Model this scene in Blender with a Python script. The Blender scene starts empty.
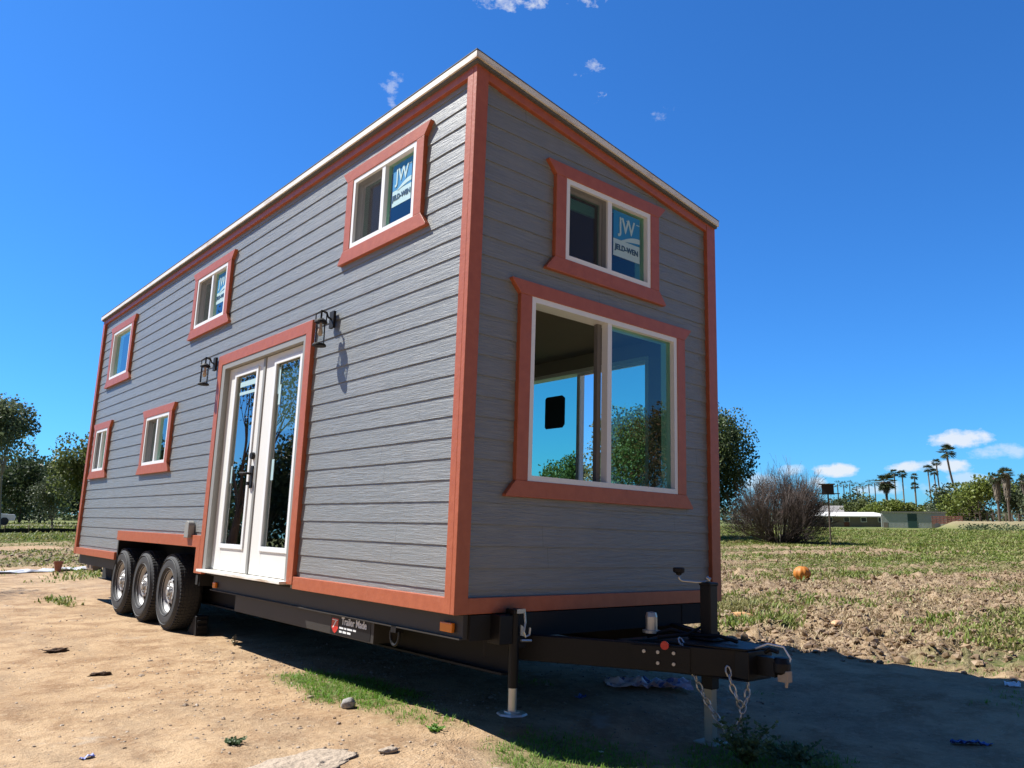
import bpy, bmesh, math, random
from mathutils import Vector, Matrix, noise
R = math.radians
random.seed(7)
scn = bpy.context.scene
COL = scn.collection

# ------------------------------------------------------------------ mesh builder
class MB:
    def __init__(s): s.v=[]; s.f=[]; s.mi=[]; s.cur=0; s.at=None
    def face(s, pts):
        b=len(s.v); s.v += [tuple(p) for p in pts]; s.f.append(tuple(range(b,b+len(pts)))); s.mi.append(s.cur)
    def raw(s, vs, fs):
        b=len(s.v); s.v += [tuple(p) for p in vs]
        for f in fs: s.f.append(tuple(i+b for i in f)); s.mi.append(s.cur)
    def box(s, x0,x1,y0,y1,z0,z1, M=None):
        vs=[Vector((x,y,z)) for x in (x0,x1) for y in (y0,y1) for z in (z0,z1)]
        if M is not None: vs=[M(v) if callable(M) else M@v for v in vs]
        s.raw(vs,[(0,1,3,2),(4,6,7,5),(0,4,5,1),(2,3,7,6),(0,2,6,4),(1,5,7,3)])
    def prism(s, pts, n0, n1, M):      # pts (u,v) polygon, M maps (u,v,n)
        k=len(pts)
        vs=[M(Vector((u,v,n0))) for u,v in pts]+[M(Vector((u,v,n1))) for u,v in pts]
        fs=[tuple(range(k))[::-1], tuple(range(k,2*k))]+[(i,(i+1)%k,(i+1)%k+k,i+k) for i in range(k)]
        s.raw(vs,fs)
    def tube(s, pts, rs, n=8, cap=True):
        pts=[Vector(p) for p in pts]
        if not hasattr(rs,'__len__'): rs=[rs]*len(pts)
        vs=[]; up=None
        for i,p in enumerate(pts):
            t=(pts[min(i+1,len(pts)-1)]-pts[max(i-1,0)])
            if t.length<1e-9: t=Vector((0,0,1))
            t.normalize()
            if up is None: up=Vector((1,0,0)) if abs(t.x)<.9 else Vector((0,1,0))
            a=(up-t*up.dot(t)); 
            if a.length<1e-6: a=t.orthogonal()
            a.normalize(); up=a; b=t.cross(a)
            for k in range(n):
                q=2*math.pi*k/n; vs.append(p+(a*math.cos(q)+b*math.sin(q))*rs[i])
        fs=[(i*n+k,i*n+(k+1)%n,(i+1)*n+(k+1)%n,(i+1)*n+k) for i in range(len(pts)-1) for k in range(n)]
        if cap: fs+= [tuple(range(n))[::-1], tuple((len(pts)-1)*n+k for k in range(n))]
        s.raw(vs,fs)
    def lathe(s, prof, M, n=32, skip=None):   # prof [(r,h)], axis n of M
        m=len(prof)
        vs=[M@Vector((r*math.cos(2*math.pi*k/n), r*math.sin(2*math.pi*k/n), h)) for r,h in prof for k in range(n)]
        fs=[]
        for i in range(m-1):
            for k in range(n):
                if skip and skip(i,k): continue
                fs.append((i*n+k,i*n+(k+1)%n,(i+1)*n+(k+1)%n,(i+1)*n+k))
        s.raw(vs,fs)
    def text(s, txt, size, M, bold=0.0, sx=1.0):
        c=bpy.data.curves.new('txt','FONT'); c.body=txt; c.size=size; c.offset=bold; c.align_x='CENTER'; c.align_y='CENTER'; c.extrude=.0015
        o=bpy.data.objects.new('txt',c); COL.objects.link(o)
        dg=bpy.context.evaluated_depsgraph_get(); me=bpy.data.meshes.new_from_object(o.evaluated_get(dg))
        s.raw([M(Vector((v.co.x*sx,v.co.y,v.co.z))) for v in me.vertices],[tuple(p.vertices) for p in me.polygons])
        bpy.data.objects.remove(o); bpy.data.curves.remove(c); bpy.data.meshes.remove(me)

def obj(name, mb, mat, parent=None, smooth=False, normals=True, bevel=0, loc=None):
    me=bpy.data.meshes.new(name)
    vs=mb.v
    if loc is not None:
        L=Vector(loc); vs=[tuple(Vector(v)-L) for v in vs]
    me.from_pydata(vs,[],mb.f)
    for m in (mat if isinstance(mat,(list,tuple)) else [mat]): me.materials.append(m)
    me.polygons.foreach_set('material_index', mb.mi)
    if normals:
        b=bmesh.new(); b.from_mesh(me); bmesh.ops.remove_doubles(b,verts=b.verts,dist=1e-5) if smooth else None
        bmesh.ops.recalc_face_normals(b,faces=b.faces); b.to_mesh(me); b.free()
    if smooth: me.polygons.foreach_set('use_smooth',[True]*len(me.polygons))
    me.update()
    o=bpy.data.objects.new(name,me); COL.objects.link(o)
    if loc is not None: o.location=loc
    if parent is not None: o.parent=parent
    if bevel:
        m=o.modifiers.new('bevel','BEVEL'); m.width=bevel; m.segments=2; m.limit_method='ANGLE'
    return o
def tag(o,label=None,cat=None,group=None,kind=None):
    if label: o['label']=label
    if cat: o['category']=cat
    if group: o['group']=group
    if kind: o['kind']=kind
    return o
def thing(name,label,cat,loc=(0,0,0),rz=0,group=None):
    o=bpy.data.objects.new(name,None); COL.objects.link(o); o.location=loc; o.rotation_euler=(0,0,rz)
    o.empty_display_size=.3
    return tag(o,label,cat,group)
def copy_tree(o,parent=None):
    c=o.copy(); COL.objects.link(c); c.parent=parent
    for ch in o.children: copy_tree(ch,c)
    return c

# ------------------------------------------------------------------ materials
class NT:
    def __init__(s,name):
        s.m=bpy.data.materials.new(name); s.m.use_nodes=True; s.t=s.m.node_tree; s.t.nodes.clear()
        s.out=s.n('ShaderNodeOutputMaterial')
    def n(s,t,**k):
        nd=s.t.nodes.new(t)
        for a,b in k.items():
            if a.startswith('i_'):
                key=a[2:]; key=int(key) if key.isdigit() else key.replace('_',' ')
                if hasattr(b,'is_output') or isinstance(b,bpy.types.NodeSocket): s.t.links.new(b,nd.inputs[key])
                else: nd.inputs[key].default_value=b
            else: setattr(nd,a,b)
        return nd
    def L(s,a,b): s.t.links.new(a,b)
    def noise(s,vec,scale,detail=4,rough=.55):
        return s.n('ShaderNodeTexNoise',i_Vector=vec,i_Scale=scale,i_Detail=detail,i_Roughness=rough).outputs['Fac']
    def ramp(s,fac,stops):
        r=s.n('ShaderNodeValToRGB',i_Fac=fac); e=r.color_ramp.elements
        while len(e)<len(stops): e.new(.5)
        for el,(p,c) in zip(e,stops):
            el.position=p; el.color=(c,c,c,1) if not hasattr(c,'__len__') else (*c,1)
        return r.outputs['Color']
    def mix(s,f,a,b,mode='MIX'):
        m=s.n('ShaderNodeMix',data_type='RGBA',blend_type=mode)
        for sock,v in ((m.inputs[0],f),(m.inputs[6],a),(m.inputs[7],b)):
            if isinstance(v,bpy.types.NodeSocket): s.t.links.new(v,sock)
            else: sock.default_value=v if not hasattr(v,'__len__') else (*v,1)[:4]
        return m.outputs[2]
    def math(s,op,a,b=None,clamp=False):
        m=s.n('ShaderNodeMath',operation=op,use_clamp=clamp)
        for i,v in enumerate((a,b)):
            if v is None: continue
            if isinstance(v,bpy.types.NodeSocket): s.t.links.new(v,m.inputs[i])
            else: m.inputs[i].default_value=v
        return m.outputs[0]
    def pos(s): return s.n('ShaderNodeNewGeometry').outputs['Position']
    def oc(s): return s.n('ShaderNodeTexCoord').outputs['Object']
    def mapv(s,v,sc): return s.n('ShaderNodeMapping',i_Vector=v,i_Scale=sc).outputs[0]
    def bsdf(s,col,rough=.6,metal=0,bump=None,bs=.3,bd=.01,spec=.5,**k):
        p=s.n('ShaderNodeBsdfPrincipled')
        for key,v in (('Base Color',col),('Roughness',rough),('Metallic',metal),('Specular IOR Level',spec)):
            if isinstance(v,bpy.types.NodeSocket): s.L(v,p.inputs[key])
            else: p.inputs[key].default_value=v if not hasattr(v,'__len__') else (*v,1)[:4]
        for a,b in k.items(): p.inputs[a.replace('_',' ')].default_value=b
        if bump is not None:
            bn=s.n('ShaderNodeBump',i_Height=bump,i_Strength=bs,i_Distance=bd); s.L(bn.outputs[0],p.inputs['Normal'])
        s.L(p.outputs[0],s.out.inputs[0]); return p
def simple(name,col,rough=.6,metal=0,var=.12,sc=6,bs=.15,bd=.004,spec=.5,bsc=60):
    t=NT(name); v=t.oc(); n=t.noise(v,sc,5)
    c=t.mix(n,tuple(x*(1-var) for x in col),tuple(min(1,x*(1+var)) for x in col))
    t.bsdf(c,rough,metal,t.noise(v,bsc,3),bs,bd,spec); return t.m

def siding_mat():
    t=NT('siding_paint'); v=t.oc(); sp=t.n('ShaderNodeSeparateXYZ',i_Vector=v)
    xy=t.math('ADD',sp.outputs[0],sp.outputs[1]); zz=sp.outputs[2]
    lap=t.math('FLOOR',t.math('DIVIDE',t.math('ADD',zz,-.001),LAP))
    a=t.n('ShaderNodeCombineXYZ',i_0=t.math('MULTIPLY',xy,5.),i_1=t.math('MULTIPLY',zz,75.),i_2=t.math('MULTIPLY',lap,7.3)).outputs[0]
    g=t.n('ShaderNodeTexNoise',i_Vector=a,i_Scale=1.,i_Detail=5,i_Roughness=.62,i_Distortion=.9).outputs['Fac']
    b=t.n('ShaderNodeCombineXYZ',i_0=t.math('MULTIPLY',xy,1.2),i_1=t.math('MULTIPLY',zz,9.),i_2=t.math('MULTIPLY',lap,3.1)).outputs[0]
    g2=t.noise(b,1.,3)
    c=t.mix(t.ramp(g,[(.3,0),(.7,1)]),(.170,.182,.184),(.240,.256,.258))
    c=t.mix(t.math('MULTIPLY',g2,.5),c,(.165,.175,.178))
    wv=t.noise(t.mapv(v,(2,2,.6)),1.5,4); c=t.mix(t.ramp(wv,[(.55,0),(.75,.35)]),c,(.26,.26,.26))
    hs=t.math('FRACT',t.math('MULTIPLY',t.math('SINE',t.math('MULTIPLY',lap,12.9898)),43.758))
    fr=t.math('FRACT',t.math('ADD',t.math('DIVIDE',xy,3.66),hs)); sm=t.math('LESS_THAN',fr,.0009)
    c=t.mix(t.math('MULTIPLY',sm,.7),c,(.05,.05,.05))
    dz=t.ramp(t.math('ADD',t.math('MULTIPLY',zz,.8),t.math('MULTIPLY',t.noise(v,3.,5),.5)),[(.25,.35),(.75,0)]); c=t.mix(dz,c,(.27,.24,.20))
    h=t.math('ADD',g,t.math('MULTIPLY',g2,.5))
    t.bsdf(c,.40,0,h,1.,.006,.62); return t.m
def trim_mat(name='trim_paint',c0=(.36,.092,.038),c1=(.42,.115,.050)):
    t=NT(name); v=t.oc(); n=t.noise(v,14,5,.6); n2=t.noise(t.mapv(v,(30,30,30)),1.5,4)
    c=t.mix(t.ramp(n,[(.35,0),(.7,1)]),c0,c1)
    w=t.ramp(t.noise(v,5,6,.7),[(.60,0),(.72,.4)]); c=t.mix(w,c,(.43,.15,.08))
    t.bsdf(c,.45,0,n2,.35,.004,.5); return t.m
def glass_mat(name,tint,refl=.09):
    t=NT(name); lw=t.n('ShaderNodeLayerWeight',i_Blend=.5).outputs['Facing']
    f=t.math('ADD',t.math('MULTIPLY',t.math('POWER',lw,4.0),.9),refl,True)
    tr=t.n('ShaderNodeBsdfTransparent',i_Color=(*tint,1)); gl=t.n('ShaderNodeBsdfGlossy',i_Color=(1,1,1,1),i_Roughness=.0)
    bn=t.n('ShaderNodeBump',i_Height=t.noise(t.oc(),1.3,1),i_Strength=.04,i_Distance=.02); t.L(bn.outputs[0],gl.inputs['Normal'])
    mx=t.n('ShaderNodeMixShader',i_0=f); t.L(tr.outputs[0],mx.inputs[1]); t.L(gl.outputs[0],mx.inputs[2]); t.L(mx.outputs[0],t.out.inputs[0]); return t.m
def screen_mat(name,col,op):
    t=NT(name); tr=t.n('ShaderNodeBsdfTransparent'); d=t.n('ShaderNodeBsdfDiffuse',i_Color=(*col,1))
    mx=t.n('ShaderNodeMixShader',i_0=op); t.L(tr.outputs[0],mx.inputs[1]); t.L(d.outputs[0],mx.inputs[2]); t.L(mx.outputs[0],t.out.inputs[0]); return t.m
def leaf_mat(name,ca,cb,cc,trans=.25):
    t=NT(name); at=t.n('ShaderNodeAttribute',attribute_name='rnd').outputs['Fac']
    n=t.noise(t.oc(),.9,3)
    c=t.mix(at,ca,cb); c=t.mix(t.ramp(n,[(.45,0),(.65,1)]),c,cc)
    d=t.n('ShaderNodeBsdfPrincipled',i_Roughness=.55); d.inputs['Specular IOR Level'].default_value=.3; t.L(c,d.inputs['Base Color'])
    tl=t.n('ShaderNodeBsdfTranslucent'); t.L(c,tl.inputs['Color'])
    mx=t.n('ShaderNodeMixShader',i_0=trans); t.L(d.outputs[0],mx.inputs[1]); t.L(tl.outputs[0],mx.inputs[2]); t.L(mx.outputs[0],t.out.inputs[0]); return t.m

LAP=.1302
M={}
M['siding']=siding_mat(); M['trim']=trim_mat()
M['white']=simple('white_vinyl',(.78,.80,.81),.4,0,.03)
M['grey']=simple('grey_door_frame',(.27,.27,.255),.5,0,.05)
M['greysash']=simple('grey_sash',(.16,.155,.15),.5,0,.05)
M['door']=simple('door_paint',(.74,.74,.71),.45,0,.04)
t=NT('drip_edge_metal'); v=t.oc(); c=t.mix(t.ramp(t.noise(t.mapv(v,(1.5,1.5,8)),1.3,6,.7),[(.52,0),(.7,1)]),(.80,.78,.72),(.50,.38,.27)); t.bsdf(c,.4); M['drip']=t.m
M['roof']=simple('roof_membrane',(.10,.10,.10),.8,0,.2)
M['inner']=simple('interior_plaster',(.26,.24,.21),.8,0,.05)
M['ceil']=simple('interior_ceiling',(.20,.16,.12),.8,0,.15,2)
M['floorin']=simple('interior_floor',(.22,.18,.14),.6,0,.2)
M['glass']=glass_mat('window_glass',(.40,.80,.66),.09)
M['clear']=glass_mat('clear_glass',(.93,.95,.95),.05)
M['doorglass']=glass_mat('door_glass',(.45,.56,.52),.26)
M['screen']=screen_mat('insect_screen',(.05,.05,.055),.55)
M['blind']=screen_mat('blind_between_glass',(.40,.50,.42),.75)
M['black']=simple('black_painted_steel',(.006,.006,.007),.5,.0,.3,8,.3,.003,.3)
M['beam']=simple('dusty_black_steel',(.030,.026,.022),.55,0,.3,3,.2,.003)
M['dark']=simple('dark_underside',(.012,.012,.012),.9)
M['steel']=simple('galvanised_steel',(.52,.52,.50),.38,.75,.2,10,.2,.002)
M['rim']=simple('silver_rim_paint',(.40,.40,.40),.5,0,.2,8)
M['tyre']=simple('tyre_rubber',(.035,.036,.038),.75,0,.4,5,.2,.003)
M['lampblack']=simple('lantern_black',(.010,.010,.012),.6,0,spec=.25)
M['amber']=simple('amber_lens',(.75,.22,.02),.25)
M['red']=simple('red_lens',(.55,.02,.02),.25)
M['bluest']=simple('sticker_blue',(.02,.22,.48),.5,0,.02)
M['whitest']=simple('sticker_white',(.42,.60,.64),.5,0,.02)
M['inkst']=simple('sticker_ink',(.02,.08,.16),.5,0,.02)
M['wood']=simple('weathered_timber',(.20,.13,.085),.8,0,.3,8,.4,.01)
M['postw']=simple('pale_steel_leg',(.40,.39,.32),.55,.3,.15,10)
M['bark']=simple('bark',(.12,.09,.07),.9,0,.35,5,.8,.03,.3,20)
M['barkpale']=simple('pale_bark',(.26,.22,.18),.9,0,.35,4,.6,.02,.3,20)
M['chrome']=simple('bright_steel',(.45,.45,.45),.4,.6,.1)

# ------------------------------------------------------------------ frames
TH=R(1.775); HOFF=.645
HM=Matrix.Translation((0,0,HOFF))@Matrix.Rotation(TH,4,'Y')     # house frame -> world
CAM=Vector((-2.77560,-3.73592,1.19612))
fw=Vector((0.6413772,0.7486091,0.1679873)); rt=Vector((0.7585887,-0.6515306,0.0071445)); up=Vector((-0.1147973,-0.1228510,0.9857633))
cam=bpy.data.cameras.new('camera'); co=bpy.data.objects.new('camera',cam); COL.objects.link(co)
mw=Matrix.Identity(4)
for i in range(3): mw[i][0]=rt[i]; mw[i][1]=up[i]; mw[i][2]=-fw[i]; mw[i][3]=CAM[i]
co.matrix_world=mw; cam.sensor_width=36; cam.lens=785.95/1024*36; cam.clip_start=.05; cam.clip_end=9000
scn.camera=co
YAW=math.atan2(fw.y,fw.x)
def azpx(px): return YAW-math.atan((px-512)/785.95)
def place(px,r):
    a=azpx(px); return Vector((CAM.x+r*math.cos(a), CAM.y+r*math.sin(a), 0))
def horizon(px): return 514.2+7.5*px/1024
def scale_at(r,px): return r/ (785.95/math.cos(math.atan((px-512)/785.95)))*1.0   # metres per pixel (vertical), approx

# ------------------------------------------------------------------ tiny house
house=thing('tiny_house','tall grey lap sided tiny house with terracotta red trim on a triple axle trailer','tiny house')
house.matrix_world=HM
W,L,ZH=2.6,9.287,3.512; SL=(3.106-3.512)/2.6
N0=-.038
Ps=lambda p: Vector((-p.z,p.x,p.y))          # (u,v,n) -> house, sunny long side
Pf=lambda p: Vector((p.x,-p.z,p.y))          # front end
Pr=lambda p: Vector((W+p.z,p.x,p.y))         # far long side
Pb=lambda p: Vector((p.x,L+p.z,p.y))         # back end
wins_s=[(.683,1.582,2.623,3.203,'two'),(4.199,5.086,2.602,3.18,'two'),(7.678,8.575,2.472,3.171,'one'),(5.593,6.466,1.143,1.728,'two'),(8.267,8.879,1.166,1.761,'two')]
wins_f=[(.539,2.072,.801,2.019,'big'),(.837,1.756,2.355,2.959,'up')]
wins_r=[(.62,2.45,.72,2.04,'far')]
def rects(ws): return [(a,b,c,d) for a,b,c,d,_ in ws]
def cells(u0,u1,z0,z1,ops,zl=[]):
    us=sorted({u0,u1}|{min(max(x,u0),u1) for o in ops for x in o[:2]}); zs=sorted({z0,z1}|{min(max(x,z0),z1) for o in ops for x in o[2:4]}|{z for z in zl if z0<z<z1})
    for ua,ub in zip(us,us[1:]):
        for za,zb in zip(zs,zs[1:]):
            if ub-ua<1e-6 or zb-za<1e-6: continue
            cu,cz=(ua+ub)/2,(za+zb)/2
            if any(o[0]<cu<o[1] and o[2]<cz<o[3] for o in ops): continue
            yield ua,ub,za,zb
def lapwall(mb,P,u0,u1,z0,z1,ops):
    zl=[LAP*k for k in range(-1,40)]
    for ua,ub,za,zb in cells(u0,u1,z0,z1,ops,zl):
        k=math.floor((za+zb)/2/LAP); nz=lambda z: N0+.007*(1-(z-k*LAP)/LAP)
        mb.face([P(Vector(q)) for q in ((ua,za,nz(za)),(ub,za,nz(za)),(ub,zb,nz(zb)),(ua,zb,nz(zb)))])
        if abs(za-k*LAP)<1e-5: mb.face([P(Vector(q)) for q in ((ua,za,N0),(ub,za,N0),(ub,za,N0+.007),(ua,za,N0+.007))])
door_op=(2.19,4.07,-.2,2.09); arch_op=(4.19,7.15,-.2,.26); doorbelow=(4.07,4.19,-.2,.02)
mb=MB()
lapwall(mb,Ps,.03,L-.03,0,3.49,rects(wins_s)+[door_op,arch_op])
lapwall(mb,Pr,.03,L-.03,0,3.05,rects(wins_r))
me=bpy.data.meshes.new('tmp')
fb=MB(); lapwall(fb,Pf,.03,W-.03,0,3.55,rects(wins_f)); lapwall(fb,Pb,.03,W-.03,0,3.55,[])
tmp=obj('tmp',fb,M['siding'],None,normals=False); bm=bmesh.new(); bm.from_mesh(tmp.data)
nrm=Vector((-SL,0,1)).normalized()
bmesh.ops.bisect_plane(bm,geom=bm.verts[:]+bm.edges[:]+bm.faces[:],plane_co=(0,0,ZH-.02),plane_no=nrm,clear_outer=True)
bm.verts.ensure_lookup_table(); bm.verts.index_update()
mb.raw([v.co.copy() for v in bm.verts],[tuple(v.index for v in f.verts) for f in bm.faces]); bm.free(); bpy.data.objects.remove(tmp)
obj('siding',mb,M['siding'],house,normals=False)
# interior shell
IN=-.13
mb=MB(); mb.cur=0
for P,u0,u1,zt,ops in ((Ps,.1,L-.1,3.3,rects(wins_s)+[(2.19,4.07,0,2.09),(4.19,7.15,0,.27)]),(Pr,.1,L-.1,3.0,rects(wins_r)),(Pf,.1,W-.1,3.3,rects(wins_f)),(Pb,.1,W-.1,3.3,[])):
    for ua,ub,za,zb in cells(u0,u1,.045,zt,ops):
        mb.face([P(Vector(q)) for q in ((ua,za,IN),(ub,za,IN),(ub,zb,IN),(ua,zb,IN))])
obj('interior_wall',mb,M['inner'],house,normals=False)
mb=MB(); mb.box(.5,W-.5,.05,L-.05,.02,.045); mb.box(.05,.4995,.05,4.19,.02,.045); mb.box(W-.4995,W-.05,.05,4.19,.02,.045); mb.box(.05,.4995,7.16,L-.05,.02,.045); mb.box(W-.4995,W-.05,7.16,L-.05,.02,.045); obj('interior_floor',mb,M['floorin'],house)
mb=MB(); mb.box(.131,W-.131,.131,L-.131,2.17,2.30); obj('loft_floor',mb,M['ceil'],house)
# roof
def zr(x): return ZH+SL*x
mb=MB()
mb.prism([(-.02,zr(-.02)-.03),(W+.003,zr(W+.003)-.03),(W+.003,zr(W+.003)+.036),(-.02,zr(-.02)+.036)],-.02,L+.02,lambda p: Vector((p.x,p.z,p.y)))
roof=obj('roof',mb,M['roof'],house)
mb=MB()
zb_=-.010; zt_=.034
mb.box(-.034,-.0205,-.034,L+.034,zr(0)+zb_,zr(0)+zt_)
mb.prism([(-.0205,zr(-.0205)+zb_),(W+.012,zr(W+.012)+zb_),(W+.012,zr(W+.012)+zt_),(-.0205,zr(-.0205)+zt_)],.0205,.034,Pf)
mb.prism([(-.0205,zr(-.0205)+zb_),(W+.012,zr(W+.012)+zb_),(W+.012,zr(W+.012)+zt_),(-.0205,zr(-.0205)+zt_)],.0205,.034,Pb)
mb.box(W+.0035,W+.012,-.0203,L+.0203,zr(W)+zb_-.004,zr(W)+zt_-.006)
obj('drip_edge',mb,M['drip'],roof)
mb=MB()   # thin roofing lip above the drip edge
mb.prism([(-.036,zr(-.036)+.0355),(W+.014,zr(W+.014)+.0355),(W+.014,zr(W+.014)+.042),(-.036,zr(-.036)+.042)],-.036,L+.036,lambda p: Vector((p.x,p.z,p.y)))
obj('roof_lip',mb,M['roof'],roof)
# trim: corner boards, skirt bands, rakes
def corner(sx,y,zt):
    pass
mb=MB(); mb.prism([(0,0),(.10,0),(.10,zr(.10)-.002),(0,zr(0)-.002)],N0,0,Pf); mb.box(0,.038,.0381,.10,0,zr(0)-.004); obj('corner_board',mb,M['trim'],house,bevel=.003)
mb=MB(); mb.prism([(W-.115,0),(W,0),(W,zr(W)-.002),(W-.115,zr(W-.115)-.002)],N0,0,Pf); mb.box(W-.038,W,.0381,.10,0,zr(W)-.004); obj('corner_board',mb,M['trim'],house,bevel=.003)
mb=MB(); mb.prism([(0,0),(.10,0),(.10,zr(.10)-.002),(0,zr(0)-.002)],N0,0,Pb); mb.box(0,.038,L-.10,L-.0381,0,zr(0)-.004); obj('corner_board',mb,M['trim'],house,bevel=.003)
mb=MB(); mb.prism([(W-.10,0),(W,0),(W,zr(W)-.002),(W-.10,zr(W-.10)-.002)],N0,0,Pb); mb.box(W-.038,W,L-.10,L-.0381,0,zr(W)-.004); obj('corner_board',mb,M['trim'],house,bevel=.003)
mb=MB(); mb.prism([(.1005,0),(W-.1155,0),(W-.1155,.092),(.1005,.092)],N0,-.003,Pf); obj('skirt_board',mb,M['trim'],house,bevel=.003)
mb=MB(); mb.prism([(.1005,0),(W-.1005,0),(W-.1005,.092),(.1005,.092)],N0,-.003,Pb); obj('skirt_board',mb,M['trim'],house,bevel=.003)
mb=MB(); mb.box(.003,.038,.1005,2.099,0,.092); obj('skirt_board',mb,M['trim'],house,bevel=.003)
mb=MB(); mb.box(.003,.038,7.151,L-.1005,0,.092); obj('skirt_board',mb,M['trim'],house,bevel=.003)
mb=MB(); mb.box(W-.038,W-.003,.1005,L-.1005,0,.092); obj('skirt_board',mb,M['trim'],house,bevel=.003)
mb=MB(); mb.prism([(.1005,zr(.1005)-.095),(W-.1155,zr(W-.1155)-.095),(W-.1155,zr(W-.1155)-.003),(.1005,zr(.1005)-.003)],N0,-.003,Pf); obj('rake_board',mb,M['trim'],house,bevel=.003)
mb=MB(); mb.prism([(.1005,zr(.1005)-.095),(W-.1005,zr(W-.1005)-.095),(W-.1005,zr(W-.1005)-.003),(.1005,zr(.1005)-.003)],N0,-.003,Pb); obj('rake_board',mb,M['trim'],house,bevel=.003)
mb=MB(); mb.box(.003,.038,.1005,L-.1005,3.425,3.508); obj('fascia_board',mb,M['trim'],house,bevel=.003)
mb=MB(); mb.box(W-.038,W-.003,.1005,L-.1005,3.02,3.10); obj('fascia_board',mb,M['trim'],house,bevel=.003)
# wheel arch trim
mb=MB(); mb.prism([(7.11,.245),(7.11,.36),(4.17,.36),(4.17,.0),(4.275,.0),(4.275,.245)],N0,-.001,Ps); obj('wheel_arch_trim',mb,M['trim'],house,bevel=.003)
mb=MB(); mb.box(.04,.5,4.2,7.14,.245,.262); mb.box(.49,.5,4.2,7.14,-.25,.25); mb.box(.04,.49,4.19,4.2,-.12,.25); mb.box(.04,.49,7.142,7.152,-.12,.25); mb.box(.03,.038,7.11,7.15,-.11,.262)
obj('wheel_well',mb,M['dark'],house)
# windows
def sticker(P,uc,vc,w,h,n,parent,flip=1):
    s=MB(); s.cur=0; s.prism([(uc-w/2,vc-h/2+h*.38),(uc+w/2,vc-h/2+h*.38),(uc+w/2,vc+h/2),(uc-w/2,vc+h/2)],n,n+.001,P)
    s.cur=1; s.prism([(uc-w/2,vc-h/2),(uc+w/2,vc-h/2),(uc+w/2,vc-h/2+h*.375),(uc-w/2,vc-h/2+h*.375)],n,n+.001,P)
    tm=lambda cx,cy: (lambda p: P(Vector((cx+p.x*flip,cy+p.y,n+.0030+p.z))))
    s.cur=1; s.text('JW',h*.46,tm(uc,vc+h*.20),h*.006,.85)
    # serifs and swoosh
    for du in (-.21,.03,.42):
        s.prism([(uc+flip*(du-.05)*w,vc+h*.345),(uc+flip*(du+.07)*w,vc+h*.345),(uc+flip*(du+.07)*w,vc+h*.36),(uc+flip*(du-.05)*w,vc+h*.36)],n+.001,n+.003,P)
    pts=[]
    for i in range(9):
        a=i/8; pts.append((uc+flip*(-.22+.72*a)*w, vc+h*(-.13+.17*math.sin(a*1.7))))
    for i in range(8,-1,-1):
        a=i/8; pts.append((uc+flip*(-.22+.72*a)*w, vc+h*(-.13+.09*math.sin(a*1.3)-.02)))
    s.prism(pts,n+.001,n+.003,P)
    s.cur=2; s.text('JELD-WEN',h*.165,tm(uc,vc-h*.30),h*.004,.95)
    return obj('sticker',s,[M['bluest'],M['whitest'],M['inkst']],parent,normals=False)
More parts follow.
